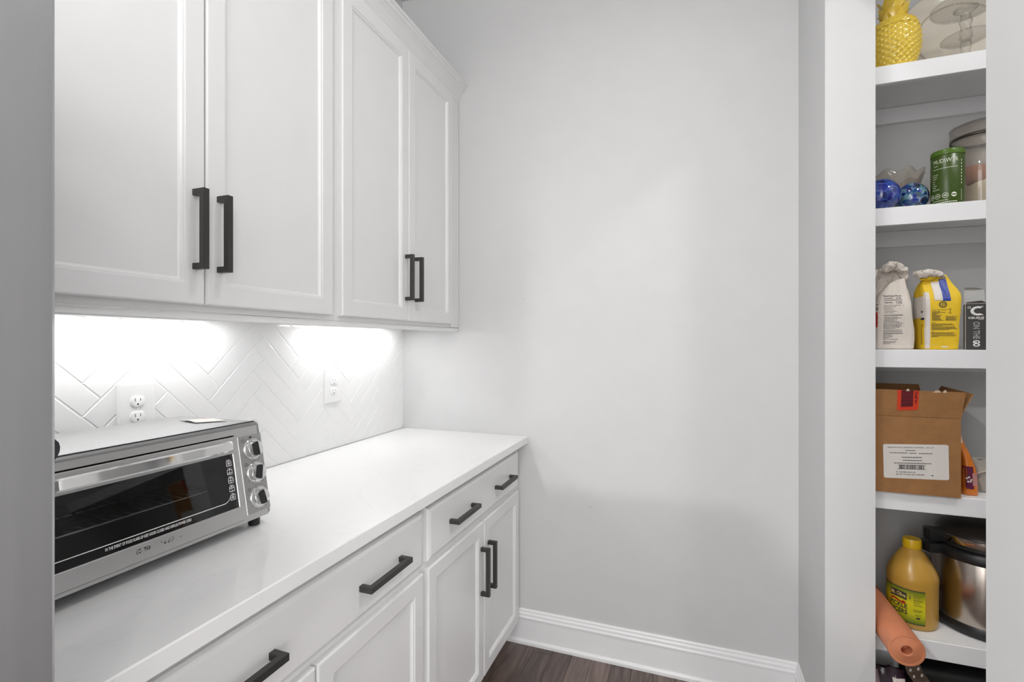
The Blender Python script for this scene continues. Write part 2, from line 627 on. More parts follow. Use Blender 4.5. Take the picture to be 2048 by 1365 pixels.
# --- base cabinets: frame at -.720, fronts to -.701
XB = -.720
for (ya, yb, dr, hys, doors, label) in (
        (.320, 1.2095, (.362, 1.196), (.588, .998), ((.362, .7775, .752), (.7835, 1.196, .809)), 'white base cabinet with a wide drawer over two doors, beside the refrigerator'),
        (1.2105, 2.034, (1.226, 2.008), (1.438, 1.814), ((1.226, 1.622, 1.5985), (1.628, 2.010, 1.664)), 'white base cabinet with a wide drawer over two doors, in the far corner')):
    t = thing('base_cabinet', label, 'cabinet', (-1.0, (ya + yb) / 2, 0), 'white base cabinets under the counter')
    MB().box(XW + .0005, XB, ya, yb, .108, .8835).build('body', M['cab'], t)
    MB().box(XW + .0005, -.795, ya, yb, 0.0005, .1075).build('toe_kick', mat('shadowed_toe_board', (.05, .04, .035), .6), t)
    if yb > 2:
        MB().box(XB - .02, XB - .0005, 2.0345, YW - .0005, .150, .883).build('filler_strip', M['cab'], t)
    drawer(t, dr[0], dr[1], .703, .857, XB, hys, .776)
    for (y0, y1, hy) in doors:
        door(t, y0, y1, .112, .684, XB, hy, .512)

# --- counter
tag(MB().box(XW + .0005, -.674, .300, YW - .0005, .8842, .917, .0025).build('countertop', M['quartz']), 'white quartz countertop with faint grey veins over the base cabinets', 'countertop')
# scraps of clear film left below the counter edge
M['film'] = glassy('clear_film', (.80, .80, .80), rough=.08, diffuse=.25, gloss=.6)
for i, (y0, y1, dz) in enumerate(((.395, .470, .0), (.530, .585, .002), (.610, .672, -.001))):
    mb = MB()
    us = [j / 8 for j in range(9)]
    mb.quadstrip(lambda u, v: (-.7005 + .004 * math.sin(u * 9 + i) * v + .001, y0 + (y1 - y0) * u, .8838 - v * (.012 + dz)), us, [0, .5, 1])
    tag(mb.build('film_scrap', M['film']), ['torn scrap of clear film under the counter edge, closest to the refrigerator', 'small scrap of clear film under the counter edge, middle of three', 'scrap of clear film under the counter edge, farthest from the refrigerator'][i], 'film', 'film scraps under the counter edge')

# ------------------------------------------------------------------ outlets
def outlet(yc, zc, label):
    t = thing('wall_outlet', label, 'outlet', (XW, yc, zc), 'outlets in the backsplash')
    mb = MB()
    w, h = .0445, .0655
    rg = rect_rings(yc - w, yc + w, zc - h, zc + h, [(0, 0), (0, .003), (.002, .0052), (.005, .006)], XW + .0004)
    mb.rings(rg).build('cover_plate', M['white_pl'], t)
    for s in (1, -1):
        z = zc + s * .0195
        n = 28
        loop = []
        for i in range(n):
            a = 2 * math.pi * i / n
            yy, zz = .0172 * math.cos(a), .0172 * math.sin(a)
            zz = max(-.0138, min(.0138, zz))
            loop.append((yy, zz))
        mb = MB().rings([[(XW + .005, yc + a, z + b) for a, b in loop], [(XW + .0082, yc + a, z + b) for a, b in loop], [(XW + .0088, yc + a * .95, z + b * .95) for a, b in loop]])
        rcp = mb.build('receptacle', M['white_pl'], t, smooth=True, angle=40)
        for dy, hh in ((-.0063, .0042), (.0063, .0034)):
            MB().box(XW + .0080, XW + .00895, yc + dy - .0008, yc + dy + .0008, z + .0035 - hh, z + .0035 + hh).build('slot', M['slot'], rcp)
        MB().axis((XW + .008, yc, z - .0078), (1, 0, 0), [(.0023, 0), (.0023, .001)], 12).build('ground_hole', M['slot'], rcp)
    MB().axis((XW + .0055, yc, zc), (1, 0, 0), [(.003, 0), (.003, .0012), (.0022, .0018)], 14).build('screw', M['white_pl'], t)


outlet(.8255, 1.167, 'white duplex outlet with a wide cover plate, just above the toaster oven')
outlet(1.5445, 1.1635, 'white duplex outlet with a wide cover plate, in the far half of the backsplash')

# ------------------------------------------------------------------ refrigerator
t = thing('refrigerator', 'tall brushed stainless steel refrigerator at the left edge, beside the counter', 'refrigerator', (-.93, -.20, 0))
MB().box(XW + .02, -.60, -.66, .262, .02, 1.79, .004).build('body', mat('grey_fridge_side', (.28, .28, .29), .5), t)
MB().box(-.597, -.540, -.655, .2725, .08, 1.785, .0035).build('door', M['steel'], t)
MB().box(-.64, -.575, -.65, .26, 0.0005, .078).build('base_grille', M['blackm'], t)
mb = MB()
hp = [(.2715, 1.247), (.2755, 1.2455), (.2785, 1.2420), (.2795, 1.2375), (.2790, 1.2330), (.2770, 1.2285), (.2745, 1.2250), (.2715, 1.2220)]  # stands in for an unidentified dark thing beyond the door edge
mb.rings([[(-.556, y, z) for y, z in hp], [(-.549, y, z) for y, z in hp]])
lab(mb.build('dark_edge_piece', mat('dark_grey_metal', (.06, .06, .065), .3, .8), t, smooth=True, angle=50), 'small dark rounded piece at the door edge')

# ------------------------------------------------------------------ lettering
_TX = {}


def text_geo(s, bold=0.0):
    """flat glyph outlines of a string, height of capitals = 1, starting at u = 0"""
    key = (s, bold)
    if key in _TX:
        return _TX[key]
    cu = bpy.data.curves.new('glyphs', 'FONT')
    cu.body = s
    cu.size = 1.0
    cu.resolution_u = 3
    cu.offset = bold
    ob = bpy.data.objects.new('glyphs', cu)
    COL.objects.link(ob)
    dg = bpy.context.evaluated_depsgraph_get()
    ev = ob.evaluated_get(dg)
    me = ev.to_mesh()
    k = 1 / .69
    vs = [(v.co.x * k, v.co.y * k) for v in me.vertices]
    fs = [tuple(p.vertices) for p in me.polygons]
    ev.to_mesh_clear()
    bpy.data.objects.remove(ob)
    bpy.data.curves.remove(cu)
    us = [v[0] for v in vs] or [0, 1]
    lo, hi = min(us), max(us)
    vs = [(a - lo, b) for a, b in vs]
    _TX[key] = (vs, fs, hi - lo)
    return _TX[key]


def put_text(mb, s, u0, v0, h, fn, width=None, bold=0.0, shear=0.0, center=False):
    """write s with capital height h at (u0, v0) of the surface fn(u, v) -> point"""
    vs, fs, w = text_geo(s, bold)
    sx = h if width is None else width / w
    if center:
        u0 -= w * sx / 2
    mb.add([fn(u0 + a * sx + shear * b * h, v0 + b * h) for a, b in vs], fs)
    return w * sx


def put_bar(mb, u0, u1, v0, v1, fn, n=1):
    mb.quadstrip(fn, [u0 + (u1 - u0) * i / n for i in range(n + 1)], [v0, v1])


def put_ring(mb, u, v, ru, rv, w, fn, n=20):
    a = [(math.cos(2 * math.pi * i / n), math.sin(2 * math.pi * i / n)) for i in range(n)]
    vs = [fn(u + ru * c, v + rv * s_) for c, s_ in a] + [fn(u + (ru - w) * c, v + (rv - w) * s_) for c, s_ in a]
    mb.add(vs, [(i, (i + 1) % n, n + (i + 1) % n, n + i) for i in range(n)])


def put_disc(mb, u, v, ru, rv, fn, n=20):
    vs = [fn(u + ru * math.cos(2 * math.pi * i / n), v + rv * math.sin(2 * math.pi * i / n)) for i in range(n)]
    mb.add(vs, [tuple(range(n))])


def print_lines(mb, rows, h, fn, seed=1, gap=.0016, wmin=.003, wmax=.008):
    """tiny unreadable print: rows of (u0, u1, v) broken into word-long dashes"""
    rnd = random.Random(seed)
    for u0, u1, v in rows:
        u = u0
        while u < u1 - .0005:
            w = min(rnd.uniform(wmin, wmax), u1 - u)
            put_bar(mb, u, u + w, v, v + h, fn)
            u += w + gap


def printed(mb, name, material, parent, label=None):
    o = mb.build(name, material, parent, fix=False)
    o['kind'] = 'stuff'
    if label:
        o['label'] = label
    return o


# ------------------------------------------------------------------ toaster oven
ZC = .917
AL = math.atan2(.034, .185)
sA, cA = math.sin(AL), math.cos(AL)
OY0, OY1 = .395, .869


def OF(y, s, d=0.0):
    return (-.911 - s * sA + d * cA, y, ZC + .03 + s * cA + d * sA)


t = thing('toaster_oven', 'stainless steel toaster oven with a dark glass door and three knobs, on the counter', 'toaster oven', (-1.06, .63, ZC))
top_s = .1985


def arc(cx, cz, r, a0, a1, n=6):
    return [(cx + r * math.cos(R(a0 + (a1 - a0) * i / n)), cz + r * math.sin(R(a0 + (a1 - a0) * i / n))) for i in range(n + 1)]


# shell: back, bottom, rounded lower lip, (open front), rounded upper edge, top
lowp = OF(0, -.004)
upp = OF(0, top_s)
body = [(upp[0], upp[2])] + arc(upp[0] - .0075, ZC + .2335 - .0075, .0075, 20, 90) + [(-1.195, ZC + .2335)] + arc(-1.195, ZC + .2235, .010, 90, 180, 3)[1:] + [(-1.205, ZC + .022), (-.935, ZC + .018)] + arc(-.928, ZC + .032, .0150, -90, 0, 4) + [(lowp[0], lowp[2])]
body = [p for p in body if p[1] <= ZC + .2336]
mb = MB()
cxx, czz = -1.06, ZC + .125


def oring(y, k):
    return [(cxx + (x - cxx) * (1 - (1 - k) * .8), y, czz + (z - czz) * k) for x, z in body]


mb.rings([oring(OY0 + .012, 1), oring(OY1 - .012, 1)], cap0=False, cap1=False, closed=False)
mb.rings([oring(OY0, .90), oring(OY0 + .001, .93), oring(OY0 + .0035, .965), oring(OY0 + .0075, .99), oring(OY0 + .012, 1)], cap1=False)
mb.rings([oring(OY1 - .012, 1), oring(OY1 - .0075, .99), oring(OY1 - .0035, .965), oring(OY1 - .001, .93), oring(OY1, .90)], cap0=False)
mb.build('body', mat('satin_steel', (.34, .34, .34), .50, 1.0, var=.02, scale=40, stretch=(1, .03, 1)), t, smooth=True, angle=35)
# dark seam between top sheet and front frame
mb = MB().box(-.9575, -.9530, OY0 + .010, OY1 - .012, ZC + .2330, ZC + .2350, .0006)
mb.build('seam', M['black'], t)
# front frame around the door opening
DY0, DY1, DS0, DS1 = .432, .7955, -.0005, .1855
mb = MB()
for (a, b, s0, s1) in ((OY0 + .012, OY1 - .012, DS1, top_s + .001), (OY0 + .012, OY1 - .012, -.0065, DS0), (OY0 + .012, DY0, DS0, DS1), (DY1, OY1 - .012, DS0, DS1)):
    vs = [OF(a, s0, 0), OF(b, s0, 0), OF(b, s1, 0), OF(a, s1, 0), OF(a, s0, -.006), OF(b, s0, -.006), OF(b, s1, -.006), OF(a, s1, -.006)]
    mb.add(vs, [(0, 1, 2, 3), (7, 6, 5, 4), (0, 4, 5, 1), (1, 5, 6, 2), (2, 6, 7, 3), (3, 7, 4, 0)])
mb.build('front_frame', M['steel_h'], t)
# cavity
mb = MB()
a, b, c, d_ = (DY0, DS0), (DY1, DS0), (DY1, DS1), (DY0, DS1)
fr = [OF(*p, -.005) for p in (a, b, c, d_)]
bk = [(-1.185, p[1], min(max(p[2], ZC + .03), ZC + .215)) for p in fr]
mb.add(fr + bk, [(0, 1, 5, 4), (1, 2, 6, 5), (2, 3, 7, 6), (3, 0, 4, 7), (4, 5, 6, 7)])
mb.build('cavity', M['enamel'], t, fix=False)
# wire rack
mb = MB()
rz = ZC + .105
mb.tube([(-1.17, DY0 + .012, rz), (-.955, DY0 + .012, rz), (-.95, DY0 + .02, rz), (-.95, DY1 - .06, rz), (-.955, DY1 - .05, rz), (-1.17, DY1 - .05, rz)], .0022, 6)
for i in range(15):
    yy = DY0 + .03 + i * (DY1 - DY0 - .10) / 14
    mb.tube([(-1.17, yy, rz), (-.951, yy, rz)], .0014, 5)
mb.tube([(-1.06, DY0 + .012, rz - .002), (-1.06, DY1 - .05, rz - .002)], .0018, 5)
rack = mb.build('wire_rack', M['chrome'], t, smooth=True)
rack['kind'] = 'stuff'
MB().box(-1.17, -.935, DY0 + .01, DY1 - .045, ZC + .050, ZC + .0535, .001).build('crumb_tray', mat('dark_tray', (.10, .10, .10), .4, .7), t)
# door: rails, glass, handle
mb = MB()


def slab(mb, a, b, s0, s1, d0, d1, c=.0012):
    rg = []
    for ins, dd in ((0, d0), (0, d1 - c), (c, d1)):
        rg.append([OF(a + ins, s0 + ins, dd), OF(b - ins, s0 + ins, dd), OF(b - ins, s1 - ins, dd), OF(a + ins, s1 - ins, dd)])
    mb.rings(rg)


slab(mb, DY0 + .003, DY1 - .003, .147, .1825, -.004, .006)
slab(mb, DY0 + .003, DY1 - .003, .0015, .0315, -.004, .006)
slab(mb, DY0 + .003, DY0 + .013, .0312, .1473, -.004, .0055)
slab(mb, DY1 - .0130, DY1 - .003, .0312, .1473, -.004, .0055)
dr = mb.build('door', M['steel_h'], t)
mb = MB()
slab(mb, DY0 + .0125, DY1 - .0125, .031, .1475, .001, .0042, .0004)
mb.build('glass', M['ovenglass'], dr)
# handle: a flat bowed bar with returned ends
mb = MB()
hs0, hs1 = .1535, .1745
cs = [(-.0045, 0), (-.003, .0025), (0, .0035), (.003, .0025), (.0045, 0), (.003, -.003), (-.003, -.003)]
pts = [(.4550, .006), (.4550, .020), (.4600, .027), (.4680, .030), (.7560, .030), (.7660, .027), (.7720, .020), (.7720, .006)]
rg = []
for (y, d) in pts:
    rg.append((y, d))
sec = [(hs0, 0), (hs0 + .003, .003), (hs1 - .003, .003), (hs1, 0), (hs1 - .003, -.003), (hs0 + .003, -.003)]
loops = []
for i, (y, d) in enumerate(rg):
    p0, p1 = rg[max(i - 1, 0)], rg[min(i + 1, len(rg) - 1)]
    tx, ty = p1[0] - p0[0], p1[1] - p0[1]
    L_ = math.hypot(tx, ty)
    nx, ny = -ty / L_, tx / L_
    loops.append([OF(y + nx * q, s, d + ny * q) for s, q in sec])
mb.rings(loops)
mb.build('handle', M['chrome'], dr, smooth=True, angle=40)
# print on the glass
G = lambda u, v: OF(u, v, .0046)
mb = MB()
put_text(mb, 'IN THE EVENT OF FOOD FLARE-UP KEEP DOOR CLOSED AND UNPLUG POWER CORD', .527, .0385, .0050, G, width=.149, bold=.012)
put_bar(mb, .447, .748, .0472, .0486, G)
for i in range(8):
    a0, a1 = R(-90 + i * 9), R(-90 + (i + 1) * 9)
    put_bar_pts = [(.748 + .018 * math.cos(q), .0659 + .018 * math.sin(q)) for q in (a0, a1)]
    (u0, v0), (u1, v1) = put_bar_pts
    mb.add([G(u0, v0 - .0007), G(u1, v1 - .0007), G(u1, v1 + .0007), G(u0, v0 + .0007)], [(0, 1, 2, 3)])
for i in range(5):
    v = .128 - i * .018
    u = .7705
    for (a0, a1, b0, b1) in ((-.006, .006, .0045, .0055), (-.006, .006, -.0055, -.0045), (-.006, -.005, -.0055, .0055), (.005, .006, -.0055, .0055), (-.0005, .0005, .0055, .0085)):
        put_bar(mb, u + a0, u + a1, v + b0, v + b1, G)
    if i in (0, 4):
        put_ring(mb, u, v, .0032, .0032, .0009, G, 12)
        put_bar(mb, u - .0012, u + .0012, v - .0006, v + .0014, G)
    else:
        put_bar(mb, u - .0005, u + .0005, v - .0045, v + .0045, G)
        put_bar(mb, u - .005, u + .005, v - .0005 + (i - 2) * .0018, v + .0005 + (i - 2) * .0018, G)
    put_text(mb, ('BAGEL', 'TOAST', 'BAKE', 'BROIL', 'UP MODE')[i], u, v + .0068, .0022, G, width=.009, center=True)
printed(mb, 'lettering', M['white_print'], dr, 'white warning line and control icons printed on the dark glass')
# half worn-off black print on the lower rail
mb = MB()
G2 = lambda u, v: OF(u, v, .0064)
put_text(mb, 'TO', .5845, .0165, .0060, G2, width=.011, bold=.03)
rnd = random.Random(3)
for (a, b, n) in ((.5690, .5800, 16), (.6130, .6380, 26), (.6480, .6520, 3)):
    for i in range(n):
        u = rnd.uniform(a, b); v = .018 + rnd.uniform(-.003, .004)
        w, h = rnd.uniform(.0006, .0022), rnd.uniform(.0005, .0016)
        put_bar(mb, u, u + w, v, v + h, G2)
printed(mb, 'worn_print', M['black_print'], dr, 'half worn-off black print')
# control panel and knobs
mb = MB()
slab(mb, .8025, .8640, .0065, .1790, -.001, .0014, .0005)
pn = mb.build('control_panel', mat('control_panel_steel', (.50, .50, .50), .32, 1.0, var=.04, scale=40, stretch=(1, .05, 1)), t)
mb = MB()
G3 = lambda u, v: OF(u, v, .0019)
for i, (ky, ks) in enumerate(((.8385, .1465), (.839, .0935), (.8385, .0375))):
    for j in range(11):
        a = R(-50 + j * 28)
        u, v = ky + .0262 * math.cos(a + 1.2), ks + .0262 * math.sin(a + 1.2)
        if .805 < u < .862:
            put_bar(mb, u - .0012, u + .0012, v - .0006, v + .0006, G3)
    put_ring(mb, ky - .024, ks + .022, .0036, .0036, .0008, G3, 14)
put_disc(mb, .835, .1735, .0038, .0024, G3, 14)
printed(mb, 'dial_marks', M['black_print'], pn)
for i, (ky, ks, rot) in enumerate(((.8385, .1465, 4), (.839, .0935, -14), (.8385, .0375, 10))):
    nrm = (cA, 0, sA)
    p = OF(ky, ks, .001)
    kb = MB().axis(p, nrm, [(.0235, 0), (.0235, .0020), (.0225, .0028), (.0205, .0028), (.0200, .0040), (.0190, .0046)], 40).build('knob', M['chrome'], t, smooth=True, angle=35)
    # raised grip: a thick rounded cap with a dark inlay set to one side
    loop = []
    for j in range(32):
        a = 2 * math.pi * j / 32
        loop.append((.0168 * math.copysign(abs(math.cos(a)) ** .85, math.cos(a)), .0172 * math.copysign(abs(math.sin(a)) ** .85, math.sin(a))))
    rr = R(rot)
    turn = lambda a, b: (a * math.cos(rr) - b * math.sin(rr), a * math.sin(rr) + b * math.cos(rr))
    lp2 = [turn(*q) for q in loop]
    MB().rings([[OF(ky + a * k, ks + b * k, d) for a, b in lp2] for d, k in ((.004, 1.0), (.0125, .98), (.0145, .93), (.0150, .86))]).build('grip', M['chrome'], kb, smooth=True, angle=35)
    lp3 = [turn(max(-.0120, min(.0052, a * .95)) - .0005, b * .90) for a, b in loop]
    MB().rings([[OF(ky + a, ks + b, d) for a, b in lp3] for d in (.0140, .0156)]).build('grip_inlay', M['black'], kb)
for (x, y) in ((-.937, .842), (-.937, .425), (-1.175, .842), (-1.175, .425)):
    MB().lathe((x, y, ZC), [(.0115, .0003), (.0125, .002), (.0125, .021)], 18).build('foot', M['black'], t, smooth=True, angle=40)

# slip of paper on the oven
mb = MB()
pt = [(-1.120, .800), (-1.075, .845), (-1.010, .832), (-1.050, .785)]
zt = ZC + .2342
us = [i / 6 for i in range(7)]
mb.quadstrip(lambda u, v: (pt[0][0] * (1 - u) * (1 - v) + pt[1][0] * u * (1 - v) + pt[2][0] * u * v + pt[3][0] * (1 - u) * v, pt[0][1] * (1 - u) * (1 - v) + pt[1][1] * u * (1 - v) + pt[2][1] * u * v + pt[3][1] * (1 - u) * v, zt + .0035 * math.sin(v * 3.0) * (1 - u * .6) + .0006), us, us)
pp = mb.build('paper_slip', mat('slip_paper', (.72, .70, .67), .6), None, smooth=True)
tag(pp, 'small curled paper slip with an orange edge lying on top of the toaster oven', 'paper')
md = pp.modifiers.new('thickness', 'SOLIDIFY'); md.thickness = .0006; md.offset = 1
mb = MB().quadstrip(lambda u, v: (pt[0][0] * (1 - u) + pt[1][0] * u + v * .010, pt[0][1] * (1 - u) + pt[1][1] * u - v * .006, zt + .0016 + .0035 * math.sin(v * .5) * (1 - u * .6)), us, [0, 1])
mb.build('orange_edge', mat('orange_print', (.75, .36, .14), .6), pp)

# ------------------------------------------------------------------ pantry shelves
YF, YS = 1.764, 2.0495
SZ = [2.172, 1.742, 1.313, .885, .455]
SX0, SX1 = XR1 + .0005, 1.6195
ordn = ('topmost white pantry shelf, with the yellow pineapple jar', 'second white pantry shelf from the top, with the green canister', 'third white pantry shelf from the top, with the flour and sugar bags', 'fourth white pantry shelf from the top, with the open carton', 'lowest white pantry shelf, with the jug and the pressure cooker')
for z, lb in zip(SZ, ordn):
    t = thing('pantry_shelf', lb, 'shelf', ((SX0 + SX1) / 2, (YF + YS) / 2, z - .054), 'pantry shelves')
    MB().box(SX0, SX1, YF + .0185, YS, z - .022, z).build('board', M['shelf'], t)
    MB().box(SX0, SX1, YF, YF + .0185, z - .054, z, .0012).build('nosing', M['shelf'], t)
    MB().box(SX0, SX1, YS - .019, YS, z - .076, z - .0225, .001).build('cleat', M['shelf'], t)

# colours for groceries
M['yellow_glaze'] = mat('yellow_glaze', (.78, .55, .055), .16, var=.06, scale=20, coat=.6)
M['glass'] = glassy('clear_glass', (.985, .98, .97), rough=.02, diffuse=.01, gloss=.75)
M['glass_beige'] = glassy('warm_glass', (.88, .84, .79), rough=.03, diffuse=.12, gloss=.6)
M['kraft'] = mat('kraft_cardboard', (.30, .142, .048), .75, var=.10, scale=30, bump=.15, bscale=180)
M['kraft_in'] = mat('kraft_cardboard_inside', (.33, .16, .058), .8, var=.08, scale=30)
M['paper_w'] = mat('cream_bag_paper', (.63, .57, .51), .6, var=.05, scale=18, bump=.25, bscale=40)
M['paper_y'] = mat('yellow_bag_paper', (.76, .50, .015), .65, var=.04, scale=14, bump=.12, bscale=40)
M['print_w'] = mat('cream_print', (.66, .61, .56), .5, var=.03)
M['print_b'] = mat('blue_print', (.018, .045, .30), .45, var=.06)
M['print_navy'] = mat('navy_print', (.012, .016, .075), .5, var=.06)
M['print_r'] = mat('red_print', (.45, .02, .015), .45, var=.06)
M['print_k'] = mat('dark_print', (.035, .032, .035), .55, var=.08)
M['print_g'] = mat('grey_print', (.16, .15, .15), .55, var=.08)
M['lime'] = mat('pale_green_print', (.62, .72, .45), .5, var=.04)

# ---- row 1: pineapple jar
pc = (.598, 1.826, SZ[0])
t = thing('pineapple_jar', 'glossy yellow ceramic jar shaped like a pineapple, on the topmost shelf', 'jar', pc)


def tri(x):
    x = x - math.floor(x)
    return 1 - abs(2 * x - 1)


def pine(r, z, a, amp=1.0):
    if r < .02:
        return r
    n = 20
    u = a / (2 * math.pi) * n
    v = z * 57
    h = min(tri(u + v), tri(u - v))
    k = min(1.0, max(0.0, (r - .03) / .02))
    return r - .0020 * amp + .0052 * h * k * amp


pr = []
for i in range(49):
    z = .124 * i / 48
    q = i / 48
    r = .0475 + .0205 * math.sin(min(1.0, q / .62) * math.pi / 2) ** 1.1 - (.0045 * ((q - .62) / .38) ** 2 if q > .62 else 0)
    pr.append((r, z + .0008))
MB().lathe(pc, [(.001, .0005), (.040, .0005)] + pr + [(.050, .1252)], 182, fn=pine).build('jar', M['yellow_glaze'], t, smooth=True)
pr = [(.050, .1262)] + [(.0632 * math.cos(q * math.pi / 2 * .80) ** .75, .1262 + .040 * math.sin(q * math.pi / 2 * .80)) for q in [i / 20 for i in range(21)]] + [(.018, .1668), (.001, .1670)]
lid = MB().lathe(pc, pr, 182, fn=lambda r, z, a: pine(r, z, a, .45)).build('lid', M['yellow_glaze'], t, smooth=True)
# leaf crown
for ring, (nl, r0, r1, z0, ln, wd) in enumerate(((6, .020, .047, .156, .050, .026), (6, .017, .043, .166, .075, .025), (5, .012, .028, .180, .095, .020))):
    for i in range(nl):
        a = 2 * math.pi * (i + .5 * (ring % 2)) / nl + .25
        ca, sa = math.cos(a), math.sin(a)
        loops = []
        for j in range(7):
            q = j / 6
            rr = r0 + (r1 - r0) * q ** 1.4
            zz = pc[2] + z0 + ln * q * (1 - .12 * q)
            w = wd * (1 - q ** 2.2) * (1 if q > .05 else .8) + .0008
            th = .0038 * (1 - q) + .0008
            cx, cy = pc[0] + rr * ca, pc[1] + rr * sa
            loops.append([(cx - sa * w - ca * .004 * q, cy + ca * w - sa * .004 * q, zz), (cx + ca * th, cy + sa * th, zz), (cx + sa * w - ca * .004 * q, cy - ca * w - sa * .004 * q, zz), (cx - ca * th * .6, cy - sa * th * .6, zz)])
        MB().rings(loops).build('leaf', M['yellow_glaze'], lid, smooth=True, angle=60)

# ---- row 1: glass tiered stand and a round platter behind it
gc = (.802, 1.885, SZ[0])
t = thing('glass_stand', 'clear glass two-tier pedestal stand with a twisted stem, on the topmost shelf', 'stand', gc)


def twist(r, z, a):
    return r * (1 + .07 * math.cos(6 * a + z * 260)) if r < .02 else r


MB().lathe(gc, [(.046, .0006), (.047, .003), (.040, .007), (.018, .016), (.011, .030), (.010, .060), (.014, .074), (.013, .092)], 36).build('foot', M['glass'], t, smooth=True)
MB().lathe(gc, [(.013, .0925), (.022, .0930), (.050, .0965), (.0595, .1010), (.0610, .1030), (.0595, .1040), (.048, .1000), (.020, .0968), (.013, .0965)], 48).build('lower_plate', M['glass'], t, smooth=True)
MB().lathe(gc, [(.013, .0968), (.0165, .103)] + [(.0135 + .0018 * math.sin(i * .9), .106 + i * .0052) for i in range(14)] + [(.017, .183), (.030, .190)], 48, fn=twist).build('twisted_stem', M['glass'], t, smooth=True)
MB().lathe(gc, [(.030, .1905), (.075, .1925), (.083, .197), (.0865, .203), (.0850, .2045), (.080, .199), (.072, .1962), (.030, .194)], 56).build('upper_plate', M['glass'], t, smooth=True)
# platter leaning on the back wall
t = thing('round_platter', 'large round beige glass platter leaning on the wall behind the pedestal stand', 'platter', (.835, 2.0, SZ[0]))
ax = Vector((0, -1, .16)).normalized()
ctr = Vector((.835, 2.006, SZ[0] + .1745))
MB().axis(ctr, ax, [(.060, -.004), (.135, -.003), (.160, .003), (.1730, .010), (.1745, .0125), (.1725, .0130), (.158, .007), (.134, .001), (.060, 0.0)], 72).build('dish', mat('beige_glazed_glass', (.74, .68, .58), .12, var=.08, scale=5, stretch=(1, 1, 3), coat=.4), t, smooth=True, angle=60)
MB().axis(ctr, ax, [(.112, .0004), (.114, .0022), (.117, .0022), (.119, .0006)], 72, cap0=False, cap1=False).build('rim_ring', M['glass_beige'], t, smooth=True)

# ---- row 2: blue glass ornaments
def speckle(name, base, cols, scale):
    m, nt, b = new_mat(name)
    tc = nt.nodes.new('ShaderNodeTexCoord')
    nz = nt.nodes.new('ShaderNodeTexNoise'); nz.inputs['Scale'].default_value = 40
    nt.links.new(tc.outputs['Object'], nz.inputs['Vector'])
    mx = nt.nodes.new('ShaderNodeMix'); mx.data_type = 'RGBA'; mx.inputs[0].default_value = .012
    nt.links.new(tc.outputs['Object'], mx.inputs[6]); nt.links.new(nz.outputs['Color'], mx.inputs[7])
    vo = nt.nodes.new('ShaderNodeTexVoronoi'); vo.inputs['Scale'].default_value = scale
    nt.links.new(mx.outputs[2], vo.inputs['Vector'])
    rp = nt.nodes.new('ShaderNodeValToRGB')
    rp.color_ramp.elements[0].position = .66; rp.color_ramp.elements[0].color = (0, 0, 0, 1)
    rp.color_ramp.elements[1].position = .86; rp.color_ramp.elements[1].color = (1, 1, 1, 1)
    nt.links.new(vo.outputs['Distance'], rp.inputs[0])
    r2 = nt.nodes.new('ShaderNodeValToRGB')
    el = r2.color_ramp.elements
    el[0].position = 0; el[0].color = (*cols[0], 1)
    el[1].position = 1; el[1].color = (*cols[-1], 1)
    for i, c in enumerate(cols[1:-1]):
        e = el.new((i + 1) / (len(cols) - 1)); e.color = (*c, 1)
    sx = nt.nodes.new('ShaderNodeSeparateColor')
    nt.links.new(vo.outputs['Color'], sx.inputs[0]); nt.links.new(sx.outputs[0], r2.inputs[0])
    m2 = nt.nodes.new('ShaderNodeMix'); m2.data_type = 'RGBA'
    nt.links.new(rp.outputs[0], m2.inputs[0]); nt.links.new(r2.outputs[0], m2.inputs[6]); m2.inputs[7].default_value = (*base, 1)
    nt.links.new(m2.outputs[2], b.inputs['Base Color'])
    b.inputs['Roughness'].default_value = .06
    b.inputs['Coat Weight'].default_value = .7
    return m


M['blue1'] = speckle('cobalt_speckled_glass', (.12, .15, .40), [(.006, .010, .16), (.012, .025, .28), (.02, .07, .32), (.005, .006, .10)], 78)
M['blue2'] = speckle('teal_speckled_glass', (.20, .27, .40), [(.006, .010, .14), (.01, .10, .20), (.16, .30, .30), (.008, .006, .03), (.012, .03, .26)], 74)
for (c, r, rz, mt, lb) in (((.563, 1.813, SZ[1]), .0500, .0500, 'blue1', 'cobalt blue speckled art-glass egg, left of the two on the second shelf'), ((.6535, 1.851, SZ[1]), .0430, .0455, 'blue2', 'blue and teal speckled art-glass egg, between the cobalt egg and the green canister')):
    t = thing('glass_egg', lb, 'ornament', c, 'speckled art-glass eggs')
    pr = [(max(.004, r * math.sin(R(a)) * (1 + .06 * math.cos(R(a)))), rz - rz * math.cos(R(a)) + .0006) for a in range(12, 181, 8)]
    MB().lathe(c, [(.012, .0006)] + pr[1:], 40).build('egg', M[mt], t, smooth=True)
    MB().lathe(c, [(.0128, .0004), (.0150, .0008), (.0160, .0022)], 28, cap1=False).build('foot_ring', mat('clear_foot', (.30, .34, .5), .1), t, smooth=True)

